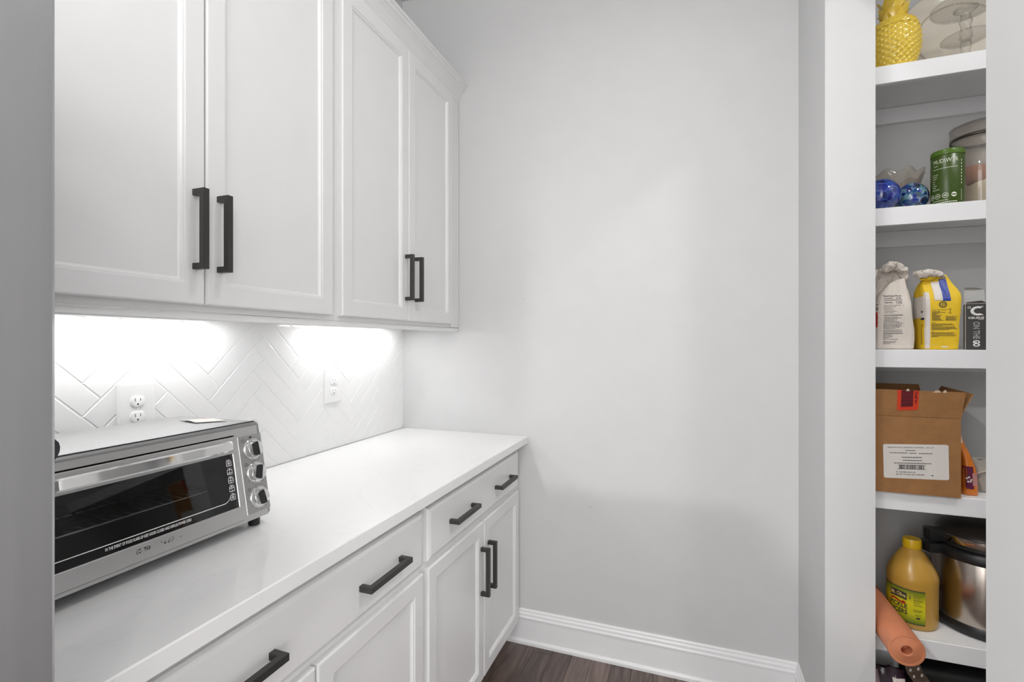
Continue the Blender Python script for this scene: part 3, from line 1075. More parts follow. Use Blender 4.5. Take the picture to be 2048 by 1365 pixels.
# ---- row 2: scalloped bowl
bc = (.640, 1.956, SZ[1])
t = thing('scalloped_bowl', 'clear glass bowl with a wavy scalloped rim behind the blue eggs', 'bowl', bc)
loops = []
n = 96
prof_o = [(.034, .001), (.040, .004), (.050, .030), (.060, .070), (.070, .105), (.078, .130), (.083, .146)]
prof_i = [(r - .003, z + (.004 if i == 0 else 0)) for i, (r, z) in enumerate(prof_o)][::-1]
for (r, z) in prof_o + prof_i:
    wv_ = max(0, (z - .09) / .056)
    loops.append([(bc[0] + (r + .003 * wv_ * math.cos(9 * a)) * math.cos(a), bc[1] + (r + .003 * wv_ * math.cos(9 * a)) * math.sin(a), bc[2] + z + .0065 * wv_ * math.cos(9 * a)) for a in [2 * math.pi * i / n for i in range(n)]])
MB().rings(loops).build('bowl', M['glass_beige'], t, smooth=True)
MB().lathe(bc, [(.030, .0004), (.034, .0004), (.035, .003), (.030, .003)], 40).build('base_ring', M['glass'], t, smooth=True)

# ---- row 2: green canister
cc = (.7294, 1.817, SZ[1])
cr, ch = .0393, .166
t = thing('green_canister', 'dark green cylindrical drink-mix canister with white lettering, on the second shelf', 'canister', cc)
MB().lathe(cc, [(.036, .0006), (.0385, .0008), (cr, .0025), (cr, .1475), (.0385, .1485)], 56).build('can', mat('green_can', (.040, .076, .004), .32, var=.04), t, smooth=True, angle=40)
MB().lathe(cc, [(.0375, .1490), (.0398, .1492), (.0400, .161), (.0385, .1645), (.034, .166), (.001, .1655)], 56).build('lid', mat('green_lid', (.07, .145, .012), .25, var=.03), t, smooth=True, angle=50)
cam_ang = math.atan2(-cc[1], -cc[0])


def CF(u, v, off=.0004, c=cc, r=cr, base=cam_ang):
    """u = arc length to the right of the camera-facing line, v = height"""
    a = base + u / r
    return (c[0] + (r + off) * math.cos(a), c[1] + (r + off) * math.sin(a), c[2] + v)


mb = MB()
put_text(mb, 'MUD\\WTR', -.0350, .125, .0115, CF, width=.060)
put_text(mb, ':matcha', -.036, .1165, .0040, CF, width=.014)
print_lines(mb, [(-.036, .0235, .108)], .0013, CF, 2, .001)
print_lines(mb, [(-.038, -.022, .092), (-.038, -.0235, .086), (-.038, -.0255, .080), (-.038, -.031, .073), (-.038, -.031, .067), (-.038, -.025, .060), (-.038, -.027, .054), (-.038, -.018, .047)], .0014, CF, 3, .0008)
for u in (-.040, -.0235, -.0050):
    put_ring(mb, u, .0275, .0070, .0078, .0011, CF, 22)
    for dv in (.0285, .0255):
        put_bar(mb, u - .0035, u + .0035, dv, dv + .0014, CF)
put_disc(mb, .0145, .0275, .0062, .0068, lambda u, v: CF(u, v, .0006), 22)
print_lines(mb, [(-.038, .001, .0130)], .0013, CF, 5, .001)
print_lines(mb, [(-.038, .0225, .0062)], .0022, CF, 6, .001, .002, .005)
for i in range(8):
    put_bar(mb, .0335, .0358, .058 + i * .0095, .063 + i * .0095, CF)
put_text(mb, 'MUD\\WTR', 0, 0, .0026, lambda u, v: CF(.0355 - v, .010 + u), width=.032)
printed(mb, 'lettering', mat('pale_print', (.72, .76, .62), .5), t, 'white lettering, seals and fine print')
mb = MB()
put_bar(mb, .0095, .0195, .0258, .0290, lambda u, v: CF(u, v, .0008), 3)
printed(mb, 'seal_band', M['print_k'], t)

# ---- row 2: glass jar of flour
jc = (.872, 1.955, SZ[1])
t = thing('glass_jar', 'large lidded glass jar partly filled with cream-coloured flour, behind the green canister', 'jar', jc)
MB().lathe(jc, [(.060, .0006), (.072, .002), (.0755, .010), (.0755, .215), (.073, .228), (.0700, .233)], 56, cap1=False).build('jar', M['glass_beige'], t, smooth=True)
MB().lathe(jc, [(.0735, .2335), (.0775, .2345), (.0775, .2420), (.0735, .2430)], 56, cap0=False, cap1=False).build('metal_band', mat('dark_band', (.10, .09, .075), .3, .8), t, smooth=True)
MB().lathe(jc, [(.0735, .2435), (.0770, .2450), (.0770, .2700), (.073, .2790), (.060, .285), (.001, .287)], 56, cap0=False).build('lid', M['glass_beige'], t, smooth=True, angle=50)
MB().lathe(jc, [(.0740, .2720), (.0785, .2735), (.0785, .2775), (.0735, .2785)], 56, cap0=False, cap1=False).build('lid_rim', M['glass'], t, smooth=True)
n = 48
lp = []
for (r, z) in ((.060, .004), (.0725, .010), (.0725, .100), (.0725, .101), (.030, .104), (.004, .106)):
    lp.append([(jc[0] + r * math.cos(2 * math.pi * i / n), jc[1] + r * math.sin(2 * math.pi * i / n), jc[2] + z + (r / .0725 * .030 * math.cos(2 * math.pi * i / n) + .006 * noise.noise((r * 60 * math.cos(2 * math.pi * i / n), r * 60 * math.sin(2 * math.pi * i / n), 3)) if z > .05 else 0)) for i in range(n)])
fl = MB().rings(lp).build('flour', mat('flour', (.70, .62, .48), .9, var=.04), t, smooth=True)
mb = MB()
mb.lathe((jc[0] - .022, jc[1] - .012, jc[2]), [(.020, .095), (.030, .102), (.034, .128), (.033, .146), (.030, .146), (.028, .112)], 28).build('scoop', mat('terracotta_scoop', (.42, .19, .11), .5), t, smooth=True, angle=50)


# ------------------------------------------------------------------ row 3: paper bags
def paper_bag(c, secs, n=40, sq=5.0, amp=.0016, seed=0):
    """secs: (z, dx, dy, half width, half depth, twist) rings of a folded paper bag"""
    loops = []
    for k, (z, dx, dy, hw, hd, tw) in enumerate(secs):
        lp = []
        for i in range(n):
            a = 2 * math.pi * (i + .5) / n
            ca, sa = math.cos(a), math.sin(a)
            m_ = (abs(ca) ** sq + abs(sa) ** sq) ** (-1 / sq)
            x, y = hw * ca * m_, hd * sa * m_
            x, y = x * math.cos(tw) - y * math.sin(tw), x * math.sin(tw) + y * math.cos(tw)
            p = Vector((c[0] + dx + x, c[1] + dy + y, c[2] + z))
            if k > 0:
                g_ = amp * (1 + 2.2 * max(0, k - len(secs) + 7) / 6)
                v = noise.noise_vector(p * 38 + Vector((seed, 0, 0))) * g_ + noise.noise_vector(p * 95 + Vector((0, seed, 0))) * g_ * .5
                p = p + Vector((v.x, v.y, v.z * (0 if k == 1 else 1)))
            lp.append(p)
        loops.append(lp)
    return loops


def bvh_of(o):
    me = o.data
    og = ORG[o.name]
    return BVHTree.FromPolygons([Vector(v.co) + Vector(og) for v in me.vertices], [tuple(p.vertices) for p in me.polygons])


def stick(bvh, off=.0006):
    """surface function: (x, z) dropped onto the front of a mesh, looking along +Y; None where it misses"""
    def f(u, v):
        h = bvh.ray_cast(Vector((u, 1.0, v)), Vector((0, 1, 0)))
        return None if h[0] is None else (u, h[0].y - off, v)
    f.axis = 1
    return f


def stick_side(bvh, off=.0006):
    """(y, z) dropped onto the left side of a mesh, looking along +X"""
    def f(u, v):
        h = bvh.ray_cast(Vector((.45, u, v)), Vector((1, 0, 0)))
        return None if h[0] is None else (h[0].x - off, u, v)
    f.axis = 0
    return f


def patch(mb, fn, x0, x1, z0, z1, nx=10, nz=14):
    us = [x0 + (x1 - x0) * i / nx for i in range(nx + 1)]
    vs = [z0 + (z1 - z0) * i / nz for i in range(nz + 1)]
    mb.quadstrip(fn, us, vs)


z3 = SZ[2]
# --- flour bag
fc = (.5905, 1.832, z3 + .0006)
t = thing('flour_bag', 'cream paper flour bag with a crumpled rolled top and nutrition panel, on the third shelf', 'flour bag', fc)
sec = [(0, 0, 0, .0475, .046, 0), (.004, 0, 0, .0500, .049, 0), (.03, 0, 0, .0505, .050, 0), (.06, 0, 0, .050, .050, 0), (.09, -.001, 0, .0485, .050, 0), (.118, -.002, -.001, .0460, .049, 0), (.140, -.001, -.002, .0440, .046, 0), (.158, .001, -.005, .0405, .036, 0), (.176, .005, -.010, .0345, .024, -.04), (.192, .009, -.015, .0275, .0140, -.08), (.205, .014, -.018, .0190, .0080, -.12), (.216, .020, -.020, .0105, .0050, -.15)]
loops = paper_bag(fc, sec, 52, 7, .0020, 3)
bag = MB().rings(loops).build('bag', M['paper_w'], t, smooth=True, angle=20)


def crumple(name, path, radii, flat, seed, matl, amp=.005, n_=14, sub=4):
    """a wad of crumpled paper: a lumpy faceted sleeve along a path; flat squeezes it in y"""
    pth = [Vector(p) for p in path]
    loops = []
    m_ = len(pth) - 1
    for j in range(m_ * sub + 1):
        q = j / sub
        i = min(int(q), m_ - 1)
        p = pth[i].lerp(pth[i + 1], q - i)
        r = radii[i] + (radii[i + 1] - radii[i]) * (q - i)
        d = (pth[i + 1] - pth[i]).normalized()
        a_ = Vector((0, 1, 0))
        a_ = (a_ - d * a_.dot(d)).normalized()
        b_ = d.cross(a_)
        lp = []
        for k in range(n_):
            an = 2 * math.pi * k / n_
            v = p + a_ * (math.cos(an) * r * flat) + b_ * (math.sin(an) * r)
            z_ = noise.noise_vector(v * 70 + Vector((seed, 0, 0))) * amp + noise.noise_vector(v * 170 + Vector((0, seed, 0))) * amp * .5
            lp.append(v + z_)
        loops.append(lp)
    return MB().rings(loops).build(name, matl, t, smooth=True, angle=14)


neck = [(.150, .002, .020, .0400, .0200, 0), (.168, .000, .020, .0385, .0180, .05), (.184, -.002, .018, .0360, .0170, -.05), (.200, .000, .016, .0350, .0160, .08), (.214, .002, .014, .0345, .0170, -.08), (.228, .001, .012, .0330, .0180, .1), (.240, -.001, .010, .0310, .0160, -.1), (.250, -.003, .008, .0250, .0110, 0), (.256, -.004, .008, .0120, .0050, 0)]
MB().rings(paper_bag(fc, neck, 30, 3, .0042, 61)).build('gathered_top', M['paper_w'], t, smooth=True, angle=16)
crumple('rolled_top', [(.622, 1.838, 1.512), (.627, 1.832, 1.536), (.618, 1.824, 1.556), (.603, 1.816, 1.569), (.587, 1.808, 1.572), (.573, 1.802, 1.563), (.566, 1.798, 1.550)], [.008, .011, .013, .014, .014, .012, .004], 1.7, 5, M['paper_w'], .0045, 20, 6)
crumple('side_fold', [(.556, 1.862, 1.462), (.549, 1.862, 1.490), (.549, 1.860, 1.520), (.556, 1.856, 1.545), (.566, 1.850, 1.562)], [.014, .020, .022, .019, .006], 1.0, 8, M['paper_w'], .005, 20, 6)
bv = bvh_of(bag)
F_ = stick(bv)
mb = MB()
x0 = fc[0]
# nutrition panel
put_text(mb, 'Nutrition Facts', x0 - .029, z3 + .1615, .0055, F_, width=.046, bold=.02)
print_lines(mb, [(x0 - .028, x0 - .004, z3 + .1555), (x0 + .002, x0 + .018, z3 + .1555)], .0022, F_, 4)
put_bar(mb, x0 - .029, x0 + .018, z3 + .1500, z3 + .1516, F_, 8)
put_text(mb, 'Calories', x0 - .029, z3 + .1415, .0050, F_, width=.021, bold=.02)
put_text(mb, '120', x0 + .002, z3 + .1400, .0070, F_, width=.014, bold=.02)
put_bar(mb, x0 - .031, x0 + .017, z3 + .1035, z3 + .1052, F_, 8)
put_bar(mb, x0 - .032, x0 + .018, z3 + .0800, z3 + .0808, F_, 8)
put_bar(mb, x0 - .0325, x0 + .017, z3 + .0480, z3 + .0496, F_, 8)
printed(mb, 'lettering', M['print_k'], t, 'dark print of the nutrition panel')
mb = MB()
rows = []
for i, (w) in enumerate((.040, .030, .020, .024, .030, .022)):
    rows.append((x0 - .029, x0 - .029 + w, z3 + .1340 - i * .0047))
for i, w in enumerate((.030, .038, .030, .022, .028, .034)):
    rows.append((x0 - .030, x0 - .030 + w * 1.15, z3 + .0985 - i * .0031))
for i, w in enumerate((.046, .044, .046, .040, .030)):
    rows.append((x0 - .031, x0 - .031 + w, z3 + .0760 - i * .0032))
for i, w in enumerate((.046, .044, .047)):
    rows.append((x0 - .032, x0 - .032 + w, z3 + .0590 - i * .0033))
for i, w in enumerate((.020, .026, .022, .012, .036, 0, .034, .030, .018)):
    rows.append((x0 - .033, x0 - .033 + w, z3 + .0440 - i * .0034))
print_lines(mb, [r_ for r_ in rows if r_[1] > r_[0]], .0015, F_, 9, .0011, .002, .006)
for xx in (x0 - .0315, x0 + .0185):
    put_bar(mb, xx, xx + .0004, z3 + .066, z3 + .138, F_)
printed(mb, 'fine_print', M['print_g'], t)
SF = stick_side(bv)
mb = MB()
put_bar(mb, 1.786, 1.835, z3 + .1375, z3 + .1393, SF, 8)
put_text(mb, 'Mo', 0, 0, .013, lambda u, v: SF(1.813 - u, z3 + .120 + v), width=.026, bold=.01)
printed(mb, 'brand_lettering', M['print_k'], t)
mb = MB()
patch(mb, SF, 1.7855, 1.850, z3 + .068, z3 + .115, 16, 10)
printed(mb, 'red_badge', M['print_r'], t, 'red badge on the side of the bag')

# --- sugar bag
gc_ = (.7030, 1.828, z3 + .0006)
t = thing('sugar_bag', 'bright yellow and white paper sugar bag with a blue stripe and folded-down top', 'sugar bag', gc_)
sec = [(0, 0, 0, .0415, .045, 0), (.004, 0, 0, .0430, .047, 0), (.03, 0, 0, .0435, .0485, 0), (.06, .001, 0, .0440, .049, 0), (.068, .001, 0, .0428, .0485, 0), (.10, .002, 0, .0440, .049, 0), (.13, .003, 0, .0455, .0485, 0), (.150, .004, 0, .0460, .047, 0), (.166, .0035, .001, .0455, .042, 0), (.182, .001, .000, .0430, .032, 0), (.197, -.002, -.003, .0380, .021, 0), (.210, -.004, -.007, .0310, .0115, 0), (.221, -.005, -.010, .0250, .0055, 0), (.228, -.007, -.012, .0200, .0035, 0)]
loops = paper_bag(gc_, sec, 52, 8, .0015, 11)
bag = MB().rings(loops).build('bag', M['paper_y'], t, smooth=True, angle=22)
crumple('rolled_top', [(.724, 1.820, 1.526), (.712, 1.813, 1.536), (.694, 1.807, 1.541), (.673, 1.802, 1.543), (.655, 1.800, 1.540), (.645, 1.798, 1.545)], [.004, .008, .0105, .012, .011, .005], 1.7, 15, M['paper_w'], .0045, 20, 6)
crumple('tucked_fold', [(.722, 1.824, 1.522), (.700, 1.814, 1.530), (.676, 1.806, 1.528), (.656, 1.803, 1.526)], [.003, .006, .008, .003], 1.5, 33, M['paper_y'], .003, 18, 6)
bv = bvh_of(bag)
F_ = stick(bv, off=.0009)
SF = stick_side(bv, off=.0007)
x0 = gc_[0]
mb = MB()
patch(mb, F_, x0 - .0405, x0 - .0300, z3 + .003, z3 + .172, 6, 36)        # left white stripe
patch(mb, F_, x0 - .0190, x0 + .0005, z3 + .146, z3 + .204, 8, 18)         # white half of the centre tab
printed(mb, 'white_stripe', M['print_w'], t)
mb = MB()
patch(mb, SF, 1.7815, 1.874, z3 + .095, z3 + .160, 16, 12)
patch(mb, SF, 1.7805, 1.7860, z3 + .004, z3 + .096, 4, 30)
printed(mb, 'white_side', M['print_w'], t)
mb = MB()
patch(mb, F_, x0 + .0007, x0 + .0195, z3 + .144, z3 + .212, 8, 20)
printed(mb, 'blue_stripe', M['print_b'], t)
S2 = stick_side(bv, off=.0011)
mb = MB()
patch(mb, S2, 1.788, 1.806, z3 + .0895, z3 + .0955, 4, 2)
put_text(mb, 'no', 0, 0, .0085, lambda u, v: S2(1.806 - u, z3 + .111 + v), width=.014, bold=.02, shear=.25)
printed(mb, 'navy_lettering', M['print_navy'], t)
mb = MB()
put_text(mb, 'Granulated', 0, 0, .0065, lambda u, v: S2(1.800 - v, z3 + .076 - u), width=.060)
put_ring(mb, x0 + .0005, z3 + .1335, .0098, .0098, .0009, F_, 26)
put_ring(mb, x0 + .0005, z3 + .1335, .0080, .0080, .0018, F_, 26)
put_text(mb, 'D', x0 - .0030, z3 + .1300, .0070, F_, bold=.02, shear=.25)
put_text(mb, 'Sweet Cake Cupcakes', x0 - .0260, z3 + .1165, .0032, F_, width=.036, shear=.2)
put_text(mb, '2', x0 + .0150, z3 + .1115, .0060, F_, shear=.2)
rows = [(x0 - .026, x0 - .006, .1125), (x0 - .026, x0 + .006, .1095), (x0 - .026, x0 - .009, .1070), (x0 - .026, x0 - .014, .1042), (x0 - .026, x0 - .002, .1016), (x0 - .026, x0 - .007, .0992), (x0 - .026, x0 - .005, .0965), (x0 - .026, x0 - .008, .0940), (x0 - .026, x0 - .005, .0915), (x0 - .026, x0 - .004, .0890), (x0 - .026, x0 + .001, .0865),
        (x0 + .006, x0 + .034, .0975), (x0 + .008, x0 + .028, .0945), (x0 + .006, x0 + .034, .0915), (x0 + .007, x0 + .031, .0890), (x0 + .006, x0 + .031, .0865),
        (x0 + .013, x0 + .021, .1195), (x0 + .013, x0 + .021, .1075),
        (x0 - .0270, x0 - .0160, .0790), (x0 - .0270, x0 + .0240, .0755), (x0 - .0270, x0 + .0270, .0725), (x0 - .0270, x0 - .0010, .0700), (x0 - .0270, x0 + .0290, .0670), (x0 - .0270, x0 + .0310, .0640), (x0 - .0270, x0 + .0340, .0615), (x0 - .0270, x0 + .0150, .0590),
        (x0 - .0275, x0 - .0200, .0530), (x0 - .0275, x0 + .0270, .0495), (x0 - .0275, x0 + .0240, .0470), (x0 - .0275, x0 + .0300, .0435), (x0 - .0275, x0 + .0300, .0405), (x0 - .0275, x0 - .0110, .0380)]
print_lines(mb, [(a, b, z3 + c) for a, b, c in rows], .0012, F_, 21, .0006, .003, .008)
printed(mb, 'lettering', M['print_k'], t, 'dark lettering and round emblem')

# --- black drink-mix carton
bx0, bx1, by0, by1, bh = .7600, .8080, 1.7755, 1.835, .1345
t = thing('drink_carton', 'narrow black drink-mix carton with white lettering and an open flap, on the third shelf', 'carton', ((bx0 + bx1) / 2, (by0 + by1) / 2, z3))
M['carton_k'] = mat('black_carton', (.028, .026, .024), .4, var=.08)
M['carton_e'] = mat('carton_edge', (.50, .44, .38), .7)
mb = MB()
th = .0010
mb.box(bx0, bx1, by0, by0 + th, z3 + .0006, z3 + bh)
mb.box(bx0, bx1, by1 - th, by1, z3 + .0006, z3 + bh)
mb.box(bx0, bx0 + th, by0 + th, by1 - th, z3 + .0006, z3 + bh)
mb.box(bx1 - th, bx1, by0 + th, by1 - th, z3 + .0006, z3 + bh)
mb.box(bx0 + th, bx1 - th, by0 + th, by1 - th, z3 + .0006, z3 + .0016)
mb.build('carton', M['carton_k'], t)
fl_ = lambda u, v: (bx0 + u, by0 - .0005, z3 + v)
mb = MB()
mb.box(bx0 - .0006, bx0 + .0009, by0 - .0006, by0 + .0010, z3 + .001, z3 + bh)
mb.box(bx0, bx1, by0 - .0006, by0 + .0008, z3 + bh - .0006, z3 + bh + .0006)
mb.build('worn_edges', M['carton_e'], t)
# side flap lying inwards, lid standing up at the back
mb = MB().add([(bx0 + .002, by0 + .001, z3 + bh + .0008), (bx1 - .001, by0 + .001, z3 + bh + .0008), (bx1 - .012, by0 + .018, z3 + bh + .009), (bx0 + .003, by0 + .020, z3 + bh + .006)], [(0, 1, 2, 3)])
fo = mb.build('tuck_flap', M['carton_k'], t)
md = fo.modifiers.new('thickness', 'SOLIDIFY'); md.thickness = .0007
mb = MB().add([(bx0 + .001, by1, z3 + bh - .004), (bx1, by1, z3 + bh - .004), (bx1 - .002, by1 + .010, z3 + bh + .045), (bx0 + .002, by1 + .010, z3 + bh + .047), (bx1 - .018, by1 + .004, z3 + bh + .052), (bx0 + .004, by1 + .004, z3 + bh + .054)], [(0, 1, 2, 3), (3, 2, 4, 5)])
fo = mb.build('lid_flap', mat('grey_board', (.42, .42, .42), .5), t)
md = fo.modifiers.new('thickness', 'SOLIDIFY'); md.thickness = .0008
mb = MB()
# degree-C mark: ring and open C
put_ring(mb, .0085, .1235, .0035, .0035, .0012, fl_, 18)
cu_, cv_ = .0275, .1130
pts_o, pts_i = [], []
for i in range(19):
    a = R(52 + i * (256 / 18))
    pts_o.append((cu_ + .0165 * math.cos(a), cv_ + .0135 * math.sin(a)))
    pts_i.append((cu_ + .0095 * math.cos(a), cv_ + .0078 * math.sin(a)))
pts_o[0] = (.0395, cv_ + .0135); pts_i[0] = (.0335, cv_ + .0085)
pts_o[-1] = (.0395, cv_ - .0130); pts_i[-1] = (.0335, cv_ - .0080)
mb.add([fl_(*p) for p in pts_o + pts_i], [(i, i + 1, 19 + i + 1, 19 + i) for i in range(18)])
put_text(mb, 'CELSIUS', .0065, .0905, .0052, fl_, width=.0335, bold=.035)
put_text(mb, 'LIVE FIT', .0280, .0868, .0022, fl_, width=.0110, bold=.02)
put_text(mb, 'GO', 0, 0, .0128, lambda u, v: fl_(.0175 + v, .0280 - u), width=.0185, bold=.05)
printed(mb, 'lettering', mat('white_carton_print', (.74, .72, .70), .5), t, 'white logo and lettering')
mb = MB()
put_text(mb, 'ON THE', 0, 0, .0128, lambda u, v: fl_(.0175 + v, .0815 - u), width=.0500, bold=.03)
printed(mb, 'outline_lettering', mat('grey_carton_print', (.36, .35, .34), .5), t)
mb = MB()
put_text(mb, 'ON THE', 0, 0, .0108, lambda u, v: (fl_(.0185 + v, .0812 - u)[0], by0 - .0008, fl_(.0185 + v, .0812 - u)[2]), width=.0494, bold=-.035)
printed(mb, 'outline_inside', M['carton_k'], t)

rot_ = R(-19)
t.rotation_euler.z = rot_
_lx, _ly = bx0 - (bx0 + bx1) / 2, by0 - (by0 + by1) / 2
_fx, _fy = _lx * math.cos(rot_) - _ly * math.sin(rot_), _lx * math.sin(rot_) + _ly * math.cos(rot_)
t.location = (bx0 - _fx, by0 + .014 - _fy, z3)

# ------------------------------------------------------------------ row 4: open shipping carton
z4 = SZ[3]
cx0, cx1, cy0, cy1, ctop = .5115, .7350, 1.7530, 1.975, .2290
t = thing('shipping_carton', 'open brown cardboard carton with a white label and red sticker, on the fourth shelf', 'carton', ((cx0 + cx1) / 2, (cy0 + cy1) / 2, z4))
mb = MB()
th = .0035
zb = z4 + .0006
mb.box(cx0, cx1, cy0, cy0 + th, zb, z4 + ctop)
mb.box(cx0, cx1, cy1 - th, cy1, zb, z4 + ctop)
mb.box(cx0, cx0 + th, cy0 + th, cy1 - th, zb, z4 + ctop)
mb.box(cx1 - th, cx1, cy0 + th, cy1 - th, zb, z4 + ctop)
mb.box(cx0 + th, cx1 - th, cy0 + th, cy1 - th, zb, zb + th)
mb.build('box', M['kraft'], t)


def flap(pts, name='flap', tk=.0032):
    """pts: quad from hinge to tip"""
    o = MB().add(pts, [(0, 1, 2, 3)]).build(name, M['kraft_in'] if name != 'front_flap' else M['kraft'], t)
    md = o.modifiers.new('thickness', 'SOLIDIFY'); md.thickness = tk; md.offset = 0
    return o


zt_ = z4 + ctop
flap([(cx0 + .003, cy0 + .0018, zt_ + .001), (cx1 + .001, cy0 + .0018, zt_ + .001), (cx1 + .0085, cy0 - .004, zt_ + .0770), (cx0 + .010, cy0 - .004, zt_ + .0800)], 'front_flap')
flap([(cx1 - .002, cy0 + .006, zt_ + .001), (cx1 - .002, cy1 - .004, zt_ + .001), (cx1 + .0350, cy1 - .020, zt_ + .0790), (cx1 + .0330, cy0 + .012, zt_ + .0720)], 'side_flap')
flap([(cx0 + .003, cy1 - .002, zt_ + .001), (cx1 - .002, cy1 - .002, zt_ + .001), (cx1 - .012, cy1 + .020, zt_ + .0800), (cx0 + .004, cy1 + .020, zt_ + .0815)], 'back_flap')
# torn paper bits on the flap edge
for (u, w, h) in ((.602, .010, .006), (.668, .018, .004), (.690, .010, .005)):
    MB().add([(u, cy0 - .0065, zt_ + .0740), (u + w, cy0 - .0065, zt_ + .0745), (u + w * .8, cy0 - .0070, zt_ + .0775 + h), (u + w * .3, cy0 - .0070, zt_ + .0770 + h)], [(0, 1, 2, 3)]).build('torn_bit', mat('torn_paper', (.55, .42, .30), .8), t)
FL = lambda u, v: (u, cy0 - .0004, z4 + v)
mb = MB()
# white label
us = [(.5480, .1440), (.7060, .1525), (.7075, .0500), (.5500, .0430)]
rr_ = []
for (i, (u, v)) in enumerate(us):
    pu, pv = us[i - 1]; nu, nv = us[(i + 1) % 4]
    for (qu, qv), kk in (((pu, pv), .0035), ((nu, nv), .0035)):
        L_ = math.hypot(qu - u, qv - v)
        rr_.append((u + (qu - u) * kk / L_, v + (qv - v) * kk / L_))
mb.add([FL(*p) for p in rr_], [tuple(range(len(rr_)))])
lbl = mb.build('shipping_label', mat('label_paper', (.66, .62, .58), .55, var=.03), t, fix=False)
tilt = .055
LF = lambda u, v: (u, cy0 - .0008, z4 + v + (u - .548) * tilt)
mb = MB()
put_text(mb, 'BREAKFAST BLEND COFFEE - 40 CT', .5600, .1330, .0034, LF, width=.112)
print_lines(mb, [(.6030, .6290, .1250), (.5640, .6080, .1175), (.6130, .6300, .1170), (.6360, .6690, .1165)], .0018, LF, 31, .0008, .003, .008)
print_lines(mb, [(.5940, .6430, .1045), (.5970, .6440, .0955), (.5750, .6660, .0870)], .0020, LF, 33, .0008, .003, .008)
put_text(mb, '40 - 0.44 OZ (12.5g) / EA', .5800, .0600, .0032, LF, width=.048, bold=.02)
put_text(mb, 'NET WT 17.6 OZ (1 LB 1.6 OZ) 500 g', .5800, .0530, .0034, LF, width=.070, bold=.02)
print_lines(mb, [(.6660, .6700, .0520)], .0030, LF, 35)
put_bar(mb, .5830, .6535, .0825, .0833, LF); put_bar(mb, .5830, .6545, .0700, .0708, LF)
rnd = random.Random(12)
u = .5880
while u < .6490:
    w = rnd.choice((.0006, .0006, .0012, .0018))
    put_bar(mb, u, u + w, .0705, .0828, LF)
    u += w + rnd.choice((.0006, .0006, .0012))
printed(mb, 'label_print', M['print_k'], lbl)
# red sticker on the front flap
def FF(u, v, off=.0008):
    # u, v on the front flap plane: v from hinge
    k = v / .0785
    return (u + .006 * k * .5, cy0 + .0018 - .0058 * k - .0016 - off, zt_ + .001 + v)


mb = MB()
pts_ = [(.5790, .0785), (.6320, .0775), (.6330, .0240), (.6300, .0205), (.5850, .0165), (.5815, .0195)]
mb.add([FF(*p) for p in pts_], [tuple(range(6))])
st = mb.build('red_sticker', mat('red_sticker', (.60, .045, .012), .45, var=.05), t, fix=False)
mb = MB()
mb.add([FF(*p, .0011) for p in ((.5885, .0780), (.6180, .0778), (.6195, .0300), (.5905, .0270))], [(0, 1, 2, 3)])
printed(mb, 'dark_red_field', mat('dark_red_print', (.16, .006, .010), .5), st)
mb = MB()
for i, (v, h) in enumerate(((.072, .003), (.066, .0015), (.062, .0015), (.055, .003), (.049, .0012), (.044, .003), (.038, .0012), (.033, .003))):
    mb.add([FF(.5905, v, .0014), FF(.6185, v + .001, .0014), FF(.6185, v + .001 + h, .0014), FF(.5905, v + h, .0014)], [(0, 1, 2, 3)])
put_text(mb, '<UPC', 0, 0, .0060, lambda u, v: FF(.6285 - v, .0380 + u, .0014), width=.038, bold=.02)
printed(mb, 'sticker_print', mat('maroon_print', (.045, .004, .010), .5), st)

# --- orange candy pouch
oc = (.7780, 1.822, z4 + .0006)
t = thing('candy_pouch', 'orange and purple plastic candy pouch standing beside the open carton', 'pouch', oc)
M['pouch_o'] = mat('orange_plastic', (.62, .17, .012), .28, var=.12, scale=40, bump=.3, bscale=50, coat=.3)
sec = [(0, .0, 0, .0190, .0260, 0), (.003, 0, 0, .0200, .0280, 0), (.02, 0, 0, .0190, .0290, .05), (.045, -.001, 0, .0180, .0280, .1), (.075, -.002, 0, .0160, .0260, .1), (.10, -.006, 0, .0135, .0230, .1), (.125, -.011, 0, .0110, .0180, .1), (.145, -.016, 0, .0090, .0110, .05), (.160, -.020, 0, .0095, .0050, 0), (.170, -.021, 0, .0090, .0030, 0), (.182, -.023, 0, .0060, .0020, 0)]
bag = MB().rings(paper_bag(oc, sec, 32, 3, .0018, 17)).build('pouch', M['pouch_o'], t, smooth=True, angle=35)
bv = bvh_of(bag)
F_ = stick(bv, off=.0006)
mb = MB(); patch(mb, F_, oc[0] - .017, oc[0] + .004, z4 + .020, z4 + .085, 5, 10)
printed(mb, 'purple_print', mat('purple_print', (.11, .012, .045), .3, var=.2, scale=50), t)
F3 = stick(bv, off=.0010)
mb = MB(); patch(mb, F3, oc[0] + .001, oc[0] + .014, z4 + .030, z4 + .066, 4, 6)
printed(mb, 'pink_panel', mat('pink_print', (.48, .22, .20), .4), t)
mb = MB()
for (u, v) in ((-.011, .050), (-.007, .054), (-.004, .042), (-.009, .041), (-.002, .047)):
    put_disc(mb, oc[0] + u, z4 + v, .0024, .0028, F3, 9)
printed(mb, 'white_flecks', M['print_w'], t)
mb = MB(); patch(mb, F_, oc[0] - .030, oc[0] - .008, z4 + .150, z4 + .178, 4, 6)
printed(mb, 'white_header', M['print_w'], t)
